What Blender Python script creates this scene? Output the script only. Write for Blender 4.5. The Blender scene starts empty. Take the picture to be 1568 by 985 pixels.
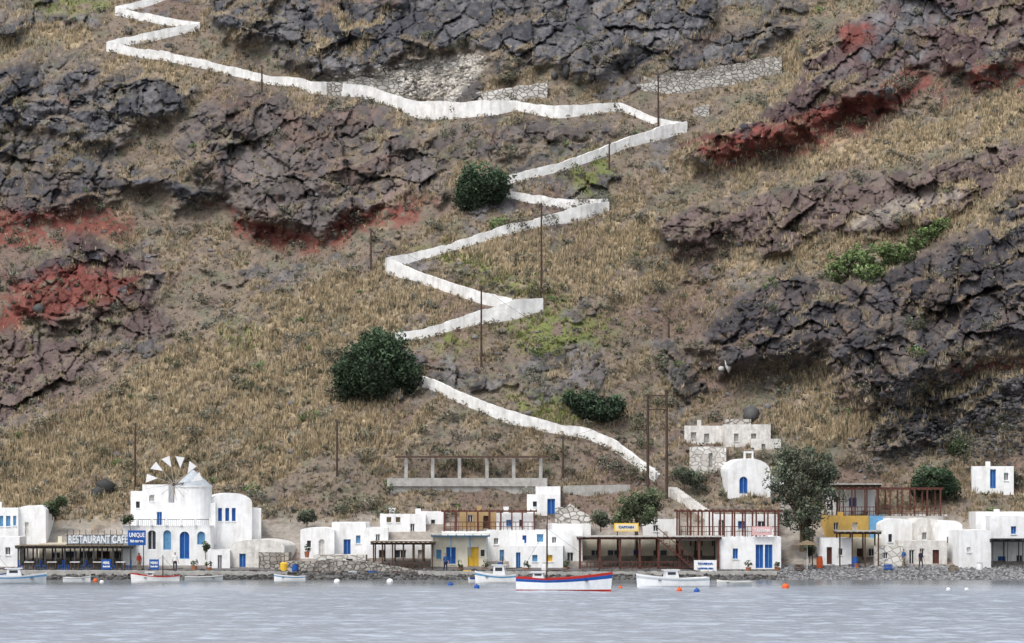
import bpy, math, random, numpy as np
random.seed(7); rng=np.random.default_rng(7)
F=5520.;UC=784.;VH=748.;CH=7.6
def X(u,Y): return (u-UC)*Y/F
def Z(v,Y): return CH+(VH-v)*Y/F
sc=bpy.context.scene
COL=sc.collection
# ---------------------------------------------------------------- materials
MATS={}
def nodes(m):
    m.use_nodes=True; nt=m.node_tree; return nt,nt.nodes,nt.links,nt.nodes['Principled BSDF']
def mat(name,col,rough=0.85,var=0.25,scale=3.0,bump=0.0,stain=None,metal=0.0):
    if name in MATS: return MATS[name]
    m=bpy.data.materials.new(name); nt,N,L,P=nodes(m)
    tc=N.new('ShaderNodeNewGeometry')
    n=N.new('ShaderNodeTexNoise'); n.inputs['Scale'].default_value=scale; n.inputs['Detail'].default_value=6
    L.new(tc.outputs['Position'],n.inputs['Vector'])
    r=N.new('ShaderNodeMapRange'); r.inputs['From Min'].default_value=0.3; r.inputs['From Max'].default_value=0.7
    r.inputs['To Min'].default_value=1-var; r.inputs['To Max'].default_value=1+var*0.4
    L.new(n.outputs['Fac'],r.inputs['Value'])
    mx=N.new('ShaderNodeVectorMath'); mx.operation='SCALE'; mx.inputs[0].default_value=col
    L.new(r.outputs['Result'],mx.inputs['Scale'])
    out=mx.outputs[0]
    if stain:
        mp=N.new('ShaderNodeMapping'); mp.inputs['Scale'].default_value=(2.2,2.2,0.45)
        L.new(tc.outputs['Position'],mp.inputs['Vector'])
        n2=N.new('ShaderNodeTexNoise'); n2.inputs['Scale'].default_value=0.9; n2.inputs['Detail'].default_value=8; n2.inputs['Roughness'].default_value=0.7
        L.new(mp.outputs[0],n2.inputs['Vector'])
        r2=N.new('ShaderNodeMapRange'); r2.inputs['From Min'].default_value=0.48; r2.inputs['From Max'].default_value=0.70
        L.new(n2.outputs['Fac'],r2.inputs['Value'])
        mm=N.new('ShaderNodeMath'); mm.operation='MULTIPLY'; mm.inputs[1].default_value=stain[1]; L.new(r2.outputs[0],mm.inputs[0])
        mix=N.new('ShaderNodeMix'); mix.data_type='RGBA'; L.new(mm.outputs[0],mix.inputs['Factor'])
        L.new(out,mix.inputs['A']); mix.inputs['B'].default_value=(*stain[0],1); out=mix.outputs['Result']
    L.new(out,P.inputs['Base Color'])
    P.inputs['Roughness'].default_value=rough; P.inputs['Metallic'].default_value=metal
    P.inputs['Specular IOR Level'].default_value=0.25
    if bump:
        b=N.new('ShaderNodeBump'); b.inputs['Strength'].default_value=bump; b.inputs['Distance'].default_value=0.08
        n3=N.new('ShaderNodeTexNoise'); n3.inputs['Scale'].default_value=scale*2.5; n3.inputs['Detail'].default_value=5
        L.new(tc.outputs['Position'],n3.inputs['Vector']); L.new(n3.outputs['Fac'],b.inputs['Height']); L.new(b.outputs[0],P.inputs['Normal'])
    MATS[name]=m; return m
def mat_attr(name,rough=0.95,nscale=2.0,var=0.35,bump=0.6,spec=0.1,bd=0.25,transl=0.0):
    m=bpy.data.materials.new(name); nt,N,L,P=nodes(m)
    a=N.new('ShaderNodeAttribute'); a.attribute_name='Col'
    g=N.new('ShaderNodeNewGeometry')
    n=N.new('ShaderNodeTexNoise'); n.inputs['Scale'].default_value=nscale; n.inputs['Detail'].default_value=8; n.inputs['Roughness'].default_value=0.7
    L.new(g.outputs['Position'],n.inputs['Vector'])
    r=N.new('ShaderNodeMapRange'); r.inputs['From Min'].default_value=0.3; r.inputs['From Max'].default_value=0.7
    r.inputs['To Min'].default_value=1-var; r.inputs['To Max'].default_value=1+var
    L.new(n.outputs['Fac'],r.inputs['Value'])
    mx=N.new('ShaderNodeVectorMath'); mx.operation='SCALE'
    L.new(a.outputs['Color'],mx.inputs[0]); L.new(r.outputs[0],mx.inputs['Scale']); L.new(mx.outputs[0],P.inputs['Base Color'])
    P.inputs['Roughness'].default_value=rough; P.inputs['Specular IOR Level'].default_value=spec
    if bump:
        b=N.new('ShaderNodeBump'); b.inputs['Strength'].default_value=bump; b.inputs['Distance'].default_value=bd
        L.new(n.outputs['Fac'],b.inputs['Height']); L.new(b.outputs[0],P.inputs['Normal'])
    return m
def mat_stone(name,c1,c2,mortar,scale=2.2,bump=0.8):
    if name in MATS: return MATS[name]
    m=bpy.data.materials.new(name); nt,N,L,P=nodes(m)
    g=N.new('ShaderNodeNewGeometry')
    mp=N.new('ShaderNodeMapping'); mp.inputs['Scale'].default_value=(1,1,1.5); L.new(g.outputs['Position'],mp.inputs['Vector'])
    v=N.new('ShaderNodeTexVoronoi'); v.inputs['Scale'].default_value=scale; L.new(mp.outputs[0],v.inputs['Vector'])
    e=N.new('ShaderNodeTexVoronoi'); e.feature='DISTANCE_TO_EDGE'; e.inputs['Scale'].default_value=scale; L.new(mp.outputs[0],e.inputs['Vector'])
    s=N.new('ShaderNodeSeparateColor'); L.new(v.outputs['Color'],s.inputs[0])
    mix=N.new('ShaderNodeMix'); mix.data_type='RGBA'; L.new(s.outputs[0],mix.inputs['Factor']); mix.inputs['A'].default_value=(*c1,1); mix.inputs['B'].default_value=(*c2,1)
    r=N.new('ShaderNodeMapRange'); r.inputs['From Min'].default_value=0.02; r.inputs['From Max'].default_value=0.09; L.new(e.outputs['Distance'],r.inputs['Value'])
    m2=N.new('ShaderNodeMix'); m2.data_type='RGBA'; L.new(r.outputs[0],m2.inputs['Factor']); m2.inputs['A'].default_value=(*mortar,1); L.new(mix.outputs['Result'],m2.inputs['B'])
    L.new(m2.outputs['Result'],P.inputs['Base Color']); P.inputs['Roughness'].default_value=0.95
    b=N.new('ShaderNodeBump'); b.inputs['Strength'].default_value=bump; b.inputs['Distance'].default_value=0.1; L.new(r.outputs[0],b.inputs['Height']); L.new(b.outputs[0],P.inputs['Normal'])
    MATS[name]=m; return m
WHITE=mat('whitewash',(0.84,0.85,0.86),0.9,0.10,1.5,0.3,((0.50,0.47,0.43),0.55))
WHITE2=mat('whitewash_weathered',(0.70,0.68,0.65),0.95,0.2,2.5,0.5,((0.33,0.31,0.28),0.85))
CREAM=mat('cream_plaster',(0.74,0.69,0.57),0.9,0.12,1.5,0.2,((0.4,0.33,0.24),0.4))
YELLOW=mat('ochre_plaster',(0.60,0.39,0.11),0.9,0.15,2,0.2,((0.3,0.2,0.1),0.3))
TAN=mat('tan_plaster',(0.46,0.33,0.17),0.9,0.15,2,0.2,((0.3,0.2,0.1),0.3))
PATHW=mat('path_limewash',(0.79,0.785,0.77),0.95,0.22,1.2,0.5,((0.42,0.40,0.37),0.7))
BLUE=mat('blue_paint',(0.015,0.09,0.36),0.5,0.2,4)
LBLUE=mat('light_blue_paint',(0.14,0.33,0.55),0.6,0.2,4)
GLASS=mat('dark_opening',(0.04,0.045,0.055),0.3,0.2,4)
BROWN=mat('brown_timber',(0.095,0.058,0.042),0.8,0.3,4)
RBROWN=mat('red_brown_timber',(0.12,0.045,0.035),0.7,0.3,4)
DGREY=mat('dark_grey_metal',(0.06,0.06,0.065),0.6,0.2,4)
GREY=mat('weathered_concrete',(0.42,0.41,0.39),0.95,0.25,2,0.5,((0.24,0.23,0.21),0.6))
THATCH=mat('reed_thatch',(0.22,0.17,0.11),1,0.4,8,0.6)
RED=mat('red_paint',(0.45,0.03,0.02),0.5,0.15,4)
ORANGE=mat('orange_plastic',(0.7,0.12,0.03),0.45,0.1,4)
BOATW=mat('boat_white_gelcoat',(0.78,0.79,0.80),0.35,0.1,3)
BOATG=mat('boat_grey',(0.5,0.53,0.56),0.5,0.1,3)
YPAINT=mat('yellow_paint',(0.72,0.46,0.06),0.6,0.15,3)
WOODP=mat('pole_wood',(0.075,0.05,0.04),0.9,0.3,6)
BARK=mat('bark',(0.11,0.085,0.06),0.95,0.35,8,0.6)
CLOTH=mat('sail_cloth',(0.80,0.80,0.80),0.9,0.08,4)
PINK=mat('faded_pink_sign',(0.72,0.45,0.45),0.8,0.15,3)
TERRA=mat('terracotta',(0.4,0.16,0.08),0.9,0.2,5)
STONE=mat_stone('rubble_masonry',(0.46,0.43,0.39),(0.22,0.20,0.18),(0.12,0.11,0.10))
PSTONE=mat_stone('pale_rubble_masonry',(0.62,0.60,0.56),(0.36,0.33,0.30),(0.19,0.175,0.16),1.7)
WSTONE=mat_stone('whitewashed_masonry',(0.74,0.73,0.70),(0.52,0.49,0.45),(0.36,0.33,0.30),1.6,0.5)
# ---------------------------------------------------------------- mesh helpers
def mesh_np(name,V,Fc,mat_,cols=None,smooth=False):
    me=bpy.data.meshes.new(name); V=np.asarray(V,dtype=np.float32); Fc=np.asarray(Fc,dtype=np.int32)
    k=Fc.shape[1]
    me.vertices.add(len(V)); me.vertices.foreach_set('co',V.ravel())
    me.loops.add(Fc.size); me.loops.foreach_set('vertex_index',Fc.ravel())
    me.polygons.add(len(Fc)); me.polygons.foreach_set('loop_start',np.arange(0,Fc.size,k,dtype=np.int32))
    me.update(calc_edges=True)
    if smooth: me.polygons.foreach_set('use_smooth',np.ones(len(Fc),dtype=bool))
    if cols is not None:
        a=me.color_attributes.new('Col','FLOAT_COLOR','POINT')
        c=np.ones((len(V),4),dtype=np.float32); c[:,:3]=cols; a.data.foreach_set('color',c.ravel())
    me.materials.append(mat_)
    ob=bpy.data.objects.new(name,me); COL.objects.link(ob); return ob
class B:
    """collects parts of one real object; local frame = origin + yaw"""
    def __init__(s,name,origin=(0,0,0),yaw=0.0):
        s.name=name; s.o=origin; s.yaw=math.radians(yaw); s.parts={}; s.texts=[]
    def add(s,part,m,vs,fs):
        P=s.parts.setdefault(part,([],[],[],[]))
        b=len(P[0]); P[0].extend([tuple(v) for v in vs])
        if m not in P[2]: P[2].append(m)
        mi=P[2].index(m)
        for f in fs: P[1].append([b+i for i in f]); P[3].append(mi)
    def box(s,part,m,x0,x1,y0,y1,z0,z1):
        v=[(x0,y0,z0),(x1,y0,z0),(x1,y1,z0),(x0,y1,z0),(x0,y0,z1),(x1,y0,z1),(x1,y1,z1),(x0,y1,z1)]
        s.add(part,m,v,[(0,3,2,1),(4,5,6,7),(0,1,5,4),(1,2,6,5),(2,3,7,6),(3,0,4,7)])
    def tube(s,part,m,p0,p1,r0,r1=None,n=7,cap=True):
        r1=r0 if r1 is None else r1
        p0=np.array(p0,float);p1=np.array(p1,float); d=p1-p0; l=np.linalg.norm(d); d/=max(l,1e-6)
        a=np.cross(d,[0,0,1]) if abs(d[2])<0.9 else np.cross(d,[1,0,0]); a/=np.linalg.norm(a); b=np.cross(d,a)
        vs=[];
        for p,r in((p0,r0),(p1,r1)):
            for i in range(n):
                t=2*math.pi*i/n; vs.append(tuple(p+r*(math.cos(t)*a+math.sin(t)*b)))
        fs=[(i,(i+1)%n,n+(i+1)%n,n+i) for i in range(n)]
        if cap: fs+= [tuple(range(n))[::-1],tuple(range(n,2*n))]
        s.add(part,m,vs,fs)
    def prism(s,part,m,pts,axis,a0,a1):
        n=len(pts); vs=[]
        for a in(a0,a1):
            for p in pts:
                vs.append((p[0],a,p[1]) if axis=='y' else ((a,p[0],p[1]) if axis=='x' else (p[0],p[1],a)))
        fs=[(i,(i+1)%n,n+(i+1)%n,n+i) for i in range(n)]+[tuple(range(n))[::-1],tuple(range(n,2*n))]
        s.add(part,m,vs,fs)
    def text(s,part,m,txt,x,y,z,w,h):
        s.texts.append((part,m,txt,x,y,z,w,h))
    def finish(s):
        items=list(s.parts.items())
        rot=(0,0,s.yaw)
        if len(items)==1 and not s.texts:
            root=None
        else:
            root=bpy.data.objects.new(s.name,None); root.empty_display_size=0.5; COL.objects.link(root); root.location=s.o; root.rotation_euler=rot
        for pn,(vs,fs,ms,mi) in items:
            me=bpy.data.meshes.new(pn if root else s.name); me.from_pydata(vs,[],fs); me.polygons.foreach_set('material_index',mi)
            for m in ms: me.materials.append(m)
            me.update()
            ob=bpy.data.objects.new(pn if root else s.name,me); COL.objects.link(ob)
            if root: ob.parent=root
            else: ob.location=s.o; ob.rotation_euler=rot; root_ob=ob
        for (part,m,txt,x,y,z,w,h) in s.texts:
            c=bpy.data.curves.new(part,'FONT'); c.body=txt; c.align_x='CENTER'; c.align_y='CENTER'; c.size=h*1.35; c.extrude=0.015; c.offset=0.012
            c.materials.append(m); t=bpy.data.objects.new(part,c); COL.objects.link(t); t.parent=root
            t.rotation_euler=(math.pi/2,0,0); t.location=(x,y,z)
            bpy.context.view_layer.update()
            if t.dimensions.x>0.01: t.scale.x=w/t.dimensions.x
        return root
# ---------------------------------------------------------------- noise
def h2(ix,iy,seed):
    n=(ix.astype(np.int64)*374761393+iy.astype(np.int64)*668265263+seed*1442695041)&0xffffffff
    n=((n^(n>>13))*1274126177)&0xffffffff; n=n^(n>>16); n=(n*2246822519)&0xffffffff; n=n^(n>>15)
    return (n&0xffffff)/float(0xffffff)
def vn(x,y,seed=0):
    xi=np.floor(x);yi=np.floor(y);fx=x-xi;fy=y-yi; fx=fx*fx*fx*(fx*(fx*6-15)+10);fy=fy*fy*fy*(fy*(fy*6-15)+10)
    a=h2(xi,yi,seed);b=h2(xi+1,yi,seed);c=h2(xi,yi+1,seed);d=h2(xi+1,yi+1,seed)
    return (a*(1-fx)+b*fx)*(1-fy)+(c*(1-fx)+d*fx)*fy
def fbm(x,y,oct=4,seed=0,g=0.5):
    s=0;a=1;t=0
    for i in range(oct):
        s=s+a*(vn(x,y,seed+i*17)*2-1);t+=a;a*=g; x,y=x*1.9+y*0.55+3.1,y*1.9-x*0.55+7.7
    return s/t
def cells(x,y,seed):
    xi=np.floor(x);yi=np.floor(y); best=np.full(x.shape,9.);sec=np.full(x.shape,9.);idv=np.zeros(x.shape);g1=np.zeros(x.shape);g2=np.zeros(x.shape);
    for dx in(-1,0,1):
        for dy in(-1,0,1):
            cx=xi+dx;cy=yi+dy; px=cx+h2(cx,cy,seed);py=cy+h2(cx,cy,seed+5)
            ddx=x-px;ddy=y-py;d=ddx*ddx+ddy*ddy; m=d<best
            sec=np.where(m,best,np.minimum(sec,d)); best=np.where(m,d,best); idv=np.where(m,h2(cx,cy,seed+9),idv); g1=np.where(m,ddx,g1);g2=np.where(m,ddy,g2)
    return np.sqrt(best),np.sqrt(sec),idv,g1,g2
def sstep(a,b,x):
    t=np.clip((x-a)/(b-a),0,1);return t*t*(3-2*t)
# ---------------------------------------------------------------- survey of the hillside
MU=np.arange(-260,1840,6.);MV=np.arange(-200,940,6.);GU,GV=np.meshgrid(MU,MV)
def polysd(pts):
    n=len(pts);d=np.full(GU.shape,1e9);ins=np.zeros(GU.shape,bool)
    for i in range(n):
        x0,y0=pts[i];x1,y1=pts[(i+1)%n];dx=x1-x0;dy=y1-y0
        t=np.clip(((GU-x0)*dx+(GV-y0)*dy)/(dx*dx+dy*dy+1e-9),0,1);d=np.minimum(d,np.hypot(GU-x0-t*dx,GV-y0-t*dy))
        c=((y0>GV)!=(y1>GV))&(GU<(x1-x0)*(GV-y0)/(y1-y0+1e-12)+x0); ins^=c
    return np.where(ins,d,-d)
def polyline_d(pts):
    d=np.full(GU.shape,1e9)
    for i in range(len(pts)-1):
        x0,y0=pts[i][:2];x1,y1=pts[i+1][:2];dx=x1-x0;dy=y1-y0
        t=np.clip(((GU-x0)*dx+(GV-y0)*dy)/(dx*dx+dy*dy+1e-9),0,1);d=np.minimum(d,np.hypot(GU-x0-t*dx,GV-y0-t*dy))
    return d
def samp(img,u,v):
    x=np.clip((u-MU[0])/6.,0,len(MU)-1.001);y=np.clip((v-MV[0])/6.,0,len(MV)-1.001)
    xi=x.astype(int);yi=y.astype(int);fx=x-xi;fy=y-yi
    return (img[yi,xi]*(1-fx)+img[yi,xi+1]*fx)*(1-fy)+(img[yi+1,xi]*(1-fx)+img[yi+1,xi+1]*fx)*fy
ROCKS=[ # polygon, outward step (m), softness, kind
 ([(335,20),(350,-60),(900,-80),(1090,-60),(1100,15),(1065,48),(970,80),(885,108),(760,108),(735,80),(650,88),(560,110),(490,118),(452,88),(395,74),(340,62)],4.5,14,'g'),
 ([(-100,122),(20,104),(110,98),(200,114),(282,124),(278,182),(195,214),(80,228),(30,202),(-100,214)],5.,14,'g'),
 ([(-100,255),(60,250),(140,264),(235,290),(155,315),(60,336),(-100,332)],3.,12,'d'),
 ([(296,178),(348,140),(470,128),(605,160),(645,220),(670,290),(560,332),(470,350),(398,338),(326,294),(284,242)],6.,18,'p'),
 ([(1235,60),(1335,0),(1375,-90),(1800,-90),(1800,55),(1568,80),(1500,122),(1420,112),(1375,158),(1300,182),(1250,206),(1150,228),(1060,248),(1045,218),(1120,190),(1200,148)],5.,16,'r'),
 ([(1000,348),(1060,310),(1160,296),(1280,286),(1400,248),(1568,222),(1800,206),(1800,295),(1568,306),(1440,330),(1290,372),(1150,384),(1040,376)],3.,12,'s'),
 ([(1066,488),(1125,436),(1200,408),(1300,428),(1400,392),(1480,342),(1568,292),(1800,235),(1800,545),(1568,530),(1455,562),(1390,608),(1308,602),(1280,552),(1200,553),(1120,556),(1070,525)],7.5,20,'d'),
 ([(15,425),(118,364),(185,382),(252,430),(210,470),(160,502),(60,496),(8,478)],3.,12,'r'),
 ([(-100,500),(60,512),(168,503),(155,560),(65,628),(-100,690)],1.5,14,'s'),
 ([(600,210),(720,200),(830,182),(940,182),(900,205),(780,240),(700,255),(660,275)],1.2,16,'p'),
 ([(1345,612),(1480,590),(1600,556),(1800,556),(1800,640),(1500,655),(1390,695),(1340,668)],1.2,16,'k'),
 ([(-100,190),(0,205),(140,238),(290,268),(350,315),(300,322),(160,265),(0,250),(-100,250)],2.,14,'g'),
 ([(850,80),(1000,62),(1180,40),(1230,55),(1190,80),(960,110),(850,120)],1.6,14,'g'),
 ([(-100,25),(60,28),(150,24),(145,42),(0,48),(-100,54)],2.,10,'g'),
 ([(180,440),(240,470),(260,510),(190,530),(150,500)],1.5,12,'s'),
]
REDS=[[(-100,328),(20,320),(135,324),(200,330),(190,362),(20,382),(-100,390)],[(330,322),(470,350),(560,318),(660,300),(650,338),(500,382),(370,374)],[(1066,214),(1200,186),(1300,160),(1350,135),(1372,195),(1220,254),(1085,248)],[(1440,108),(1568,86),(1800,80),(1800,138),(1480,142)],[(12,438),(100,412),(200,425),(175,480),(28,494)],[(-100,455),(28,458),(24,510),(-100,515)],[(1325,145),(1400,108),(1435,150),(1350,184)],[(1285,38),(1345,28),(1350,62),(1288,78)],[(1440,560),(1568,550),(1568,566),(1450,580)]]
PALES=[[(505,118),(600,104),(655,90),(738,84),(745,100),(700,148),(610,150),(520,136)],[(1300,340),(1380,300),(1480,290),(1470,310),(1380,330),(1310,365)]]
GREENS=[[(640,380),(700,385),(780,425),(840,450),(790,462),(700,425)],[(760,598),(870,595),(910,645),(840,648),(770,625)],[(750,490),(860,465),(950,495),(940,535),(800,540)],[(60,-5),(170,-5),(170,15),(60,25)],[(850,250),(930,240),(925,300),(870,285)],[(650,500),(730,510),(700,540),(640,530)],[(340,510),(390,505),(390,530),(350,535)],[(820,440),(870,450),(860,480),(820,475)]]
GOLD=[[(-100,800),(-100,700),(60,650),(250,560),(400,470),(520,400),(600,420),(690,470),(620,510),(500,560),(560,620),(700,640),(600,700),(480,700),(300,760),(100,800)],
 [(1050,250),(1250,215),(1400,180),(1568,130),(1800,80),(1800,200),(1568,215),(1400,235),(1250,275),(1100,310)],[(1080,440),(1180,330),(1300,320),(1568,255),(1800,250),(1480,345),(1300,390),(1150,420)],[(1180,560),(1400,600),(1568,540),(1568,580),(1400,660),(1200,700)],[(1060,240),(1240,60),(1250,100),(1150,200)],[(470,30),(600,20),(560,90),(470,100)],[(690,370),(1000,320),(1060,420),(980,470),(720,420)],[(420,130),(600,150),(640,190),(500,170)],[(0,0),(160,60),(330,110),(200,115),(0,80)]]
LEGS={
'A':[(646,590,14),(700,614,15),(770,644,18),(850,663,15),(900,670,14),(940,688,12),(965,706,13),(1005,738,14)],
'B':[(606,522,11),(650,517,14),(700,503,16),(740,494,19),(790,488,29),(832,474,18)],
'C':[(592,418,23),(640,432,15),(700,452,16),(740,466,17),(785,472,15)],
'D':[(592,417,21),(630,401,13),(700,381,12),(780,357,13),(850,342,14),(900,334,21),(934,318,11)],
'E':[(776,303,10),(830,313,13),(870,318,13),(932,316,11)],
'F':[(776,283,13),(860,261,13),(920,241,14),(960,225,13),(1020,211,19),(1054,200,14)],
'G':[(608,168,19),(640,180,25),(700,180,23),(760,175,22),(790,167,12),(850,182,19),(900,175,15),(950,168,12),(1000,190,11),(1030,195,10),(1054,198,11)],
'H':[(245,90,12),(330,108,12),(415,129,12),(458,132,13),(475,142,17),(560,149,17),(618,168,19)],
'I':[(163,76,12),(210,87,13),(248,91,13)],
'J':[(165,74,11),(210,66,12),(260,56,14),(306,45,10)],
'K':[(176,21,10),(230,34,12),(306,45,10)],
'L':[(176,20,10),(210,14,11),(240,5,11),(300,-18,11)]}
prof_y=[270,290,299.3,300.4,302.2,306,310,316,322]; prof_z=[-4,-2,-0.3,0.1,0.55,0.95,1.8,4.2,7.2]
yy=np.linspace(275,900,8000); zz=np.where(yy<322,np.interp(yy,prof_y,prof_z),7.2+(yy-322)*0.68)
vv_=VH-(zz-CH)*F/yy
def Ybase(v): return np.interp(v,vv_[::-1],yy[::-1])
mac=np.zeros(GU.shape)
edge=polysd([(720,250),(520,375),(400,445),(250,528),(130,588),(0,660),(-260,780),(-900,900),(-900,-400),(640,-400)])
mac+=7*sstep(-30,60,edge)*sstep(-50,250,GV)
mac+=-12*sstep(1000,1700,GU)*sstep(760,500,GV)
mac+=-4*np.exp(-((GU-800-(GV-450)*-0.3)/220.)**2)*sstep(760,600,GV)
mac+=3.5*np.exp(-((GU-1060-(GV-450)*0.1)/60.)**2)*sstep(720,600,GV)*sstep(250,420,GV)
KN={}
def _m(pl,soft): return sstep(-soft,soft,polysd(pl))
R=np.zeros(GU.shape)
for k in 'gdprsk': KN[k]=np.zeros(GU.shape)
rockd=np.zeros(GU.shape)
for pl,A,soft,k in ROCKS:
    m=_m(pl,soft); rockd+=-A*_m(pl,soft+8); R=np.maximum(R,m); KN[k]=np.maximum(KN[k],m)
RD=np.zeros(GU.shape)
for p in REDS: RD=np.maximum(RD,_m(p,10))
PL=np.zeros(GU.shape)
for p in PALES: PL=np.maximum(PL,_m(p,6))
GN=np.zeros(GU.shape)
for p in GREENS: GN=np.maximum(GN,_m(p,18))
GO=np.zeros(GU.shape)
for p in GOLD: GO=np.maximum(GO,_m(p,30))
pd=np.full(GU.shape,1e9)
for l in LEGS.values(): pd=np.minimum(pd,polyline_d(l))
def warp(u,v): return u+34*fbm(u/70,v/70,4,3)+8*fbm(u/16,v/16,3,6),v+24*fbm(u/70,v/60,4,8)+7*fbm(u/14,v/14,3,12)
def Ysm(u,v):
    u=np.asarray(u,float);v=np.asarray(v,float)
    keep=sstep(6,36,samp(pd,u,v))
    wu,wv=warp(u,v)
    return Ybase(v)+samp(mac,u,v)+samp(rockd,u*(1-keep)+wu*keep,v*(1-keep)+wv*keep)*(0.35+0.65*keep)
gu=np.concatenate([np.arange(-1300,-40,20.),np.arange(-40,1612,1.75),np.arange(1612,2900,20.)])
gv=np.concatenate([np.arange(1010,905,-8.),np.arange(905,-24,-1.5),np.arange(-24,-700,-12.)])
U,V=np.meshgrid(gu,gv)
vil=sstep(800,730,V)
keep=sstep(6,36,samp(pd,U,V))
wu,wv=warp(U,V)
r=samp(R,wu,wv)*vil
Yf=Ysm(U,V)
med=fbm(U/38,V/28,4,51); big=fbm(U/130,V/90,4,41); fine=fbm(U/7,V/6,4,61,0.6)
def facets(cu,cv,seed,ta,tb):
    q=cells(cu,cv,seed); i1=np.floor(q[2]*9973); a_=(h2(i1,i1*0+1,seed)-0.5)*2;b_=(h2(i1,i1*0+2,seed)-0.5)*2
    return q,q[3]*a_*ta+q[4]*b_*tb
jx=U+5*fbm(U/10,V/10,3,301); jy=V+5*fbm(U/10,V/10,3,305)
c0,f0=facets((jx+0.5*jy)/78,(jy-0.25*jx)/62,15,2.8,1.6)
c1,f1=facets((jx-0.25*jy)/33,(jy+0.2*jx)/40,21,1.5,0.8)
c2,f2=facets((jx+0.3*jy)/13,(jy-0.2*jx)/15,33,0.50,0.32)
blk=(c0[2]-0.5)*2.8+f0+(c1[2]-0.5)*1.5+f1
blk2=(c2[2]-0.5)*0.5+f2
cr=sstep(0.05,0.0,c1[1]-c1[0])*0.7+sstep(0.03,0.0,c0[1]-c0[0])*0.8+sstep(0.08,0.0,c2[1]-c2[0])*0.15
oc=sstep(0.16,0.30,fbm(wu/75,wv/42,4,71)+0.18*fbm(U/20,V/14,3,72))*sstep(300,200,np.abs(V-250)*0.6)*vil*(1-0.75*samp(GO,U,V))
rk=np.maximum(r,0.5*oc)
ph=(-wv+0.32*np.where(U>900,-wu,wu*0.3))/52.+1.3*fbm(U/90,V/60,4,211)
fr=ph-np.floor(ph); hb=1.3*h2(np.floor(ph),np.floor(wu/160.+0.6*med),9)
saw=np.where(fr<0.74,fr/0.74,1-(fr-0.74)/0.26)
ledge=sstep(0.72,0.80,fr)*sstep(1.02,0.93,fr)*sstep(0.5,0.8,hb)
Yd=(big*2.0*vil+med*(0.55+0.3*r)*vil+(blk*np.clip(rk*1.3-0.2,0,1)+(blk2+cr)*rk)*0.85-saw*hb*1.6*rk+fine*(0.12+0.16*rk)*(0.3+0.7*vil)-oc*0.4)
Yf=Yf+Yd*(0.12+0.88*keep)
Yf=np.where(V>905,Ybase(V),Yf)
PX=(U-UC)*Yf/F; PZ=CH+(VH-V)*Yf/F
def c(*a): return np.array(a)[None,None,:]
def mixc(A,Bc,t): return A*(1-t[...,None])+Bc*t[...,None]
ang=math.radians(34); al=U*math.cos(ang)-V*math.sin(ang); ac=U*math.sin(ang)+V*math.cos(ang)
str1=fbm(al/90+2*med,ac/13,4,81,0.6); patch=fbm(wu/45,wv/30,5,91,0.6); tuft=fbm(U/9,V/7,3,95,0.6)
gold=samp(GO,wu,wv)
g=sstep(-0.35,0.35,str1*1.0+patch*0.7+0.45*gold-0.20)
C=mixc(c(0.190,0.155,0.125)*np.ones(U.shape+(1,)),c(0.36,0.285,0.185),g*(0.55+0.45*gold))
C=mixc(C,c(0.46,0.365,0.235),sstep(0.1,0.5,tuft+0.4*str1)*gold*0.75)
C=mixc(C,c(0.150,0.150,0.11),sstep(0.08,0.4,fbm(U/26,V/17,4,101))*0.75)
C=mixc(C,c(0.165,0.115,0.10),sstep(0.08,0.4,fbm(U/120,V/80,4,105)-0.25*gold)*0.7)
C=mixc(C,c(0.085,0.075,0.07),sstep(0.2,0.45,fbm(U/12,V/8,3,107))*0.55)
rc=mixc(c(0.072,0.074,0.086)*np.ones(U.shape+(1,)),c(0.150,0.145,0.150),sstep(0.15,0.95,c2[2]*0.3+c1[2]*0.4+c0[2]*0.3+0.5*fine))
kd=samp(KN['d'],wu,wv);kp=samp(KN['p'],wu,wv);kr=samp(KN['r'],wu,wv);ks=samp(KN['s'],wu,wv);kk=samp(KN['k'],wu,wv);kg=samp(KN['g'],wu,wv)
rc=mixc(rc,c(0.050,0.046,0.051),kd*0.75); rc=mixc(rc,c(0.120,0.098,0.090),kp*0.6); rc=mixc(rc,c(0.105,0.062,0.060),kr*0.7*sstep(-0.3,0.4,med+0.3)); rc=mixc(rc,c(0.145,0.104,0.094),ks*0.8); rc=mixc(rc,c(0.052,0.049,0.051),kk*0.7)
rc=mixc(rc,c(0.185,0.13,0.112),np.maximum(kp,0.35*kd)*sstep(0.08,0.35,patch)*0.7)
rc=rc*(0.86+0.28*h2(np.floor(ph*2.0+0.3*med),np.floor(ph)*0,19))[...,None]
rc=rc*(1-0.5*np.clip(cr,0,1))[...,None]*(0.80+0.40*c1[2])[...,None]
rr=np.maximum(r*sstep(-0.75,-0.35,patch+0.4*(c1[2]-0.5)+0.3*fine),oc*0.75)
gl_=ledge*sstep(-0.45,0.0,patch+0.5*fine+0.25)
rr=rr*(1-0.85*gl_)*(1-0.70*sstep(0.18,0.40,fbm(al/60,ac/16,4,111)+0.25*fine)*(1-0.5*kd))
C=mixc(C,rc,rr)
C=mixc(C,c(0.175,0.060,0.050)*(0.75+0.5*c2[2])[...,None],samp(RD,wu,wv)*sstep(-0.5,0.05,fine+med+0.2*tuft+0.2)*0.92)
C=mixc(C,c(0.40,0.375,0.335)*(0.6+0.8*c2[2])[...,None],samp(PL,U+4*fine,V+4*fine)*np.where(U>1200,0.3,0.8))
C=mixc(C,c(0.16,0.19,0.055),samp(GN,wu,wv)*sstep(-0.15,0.3,fbm(U/14,V/10,3,121)+0.15)*0.8)
vg=sstep(775,815,V+14*fine)
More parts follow.
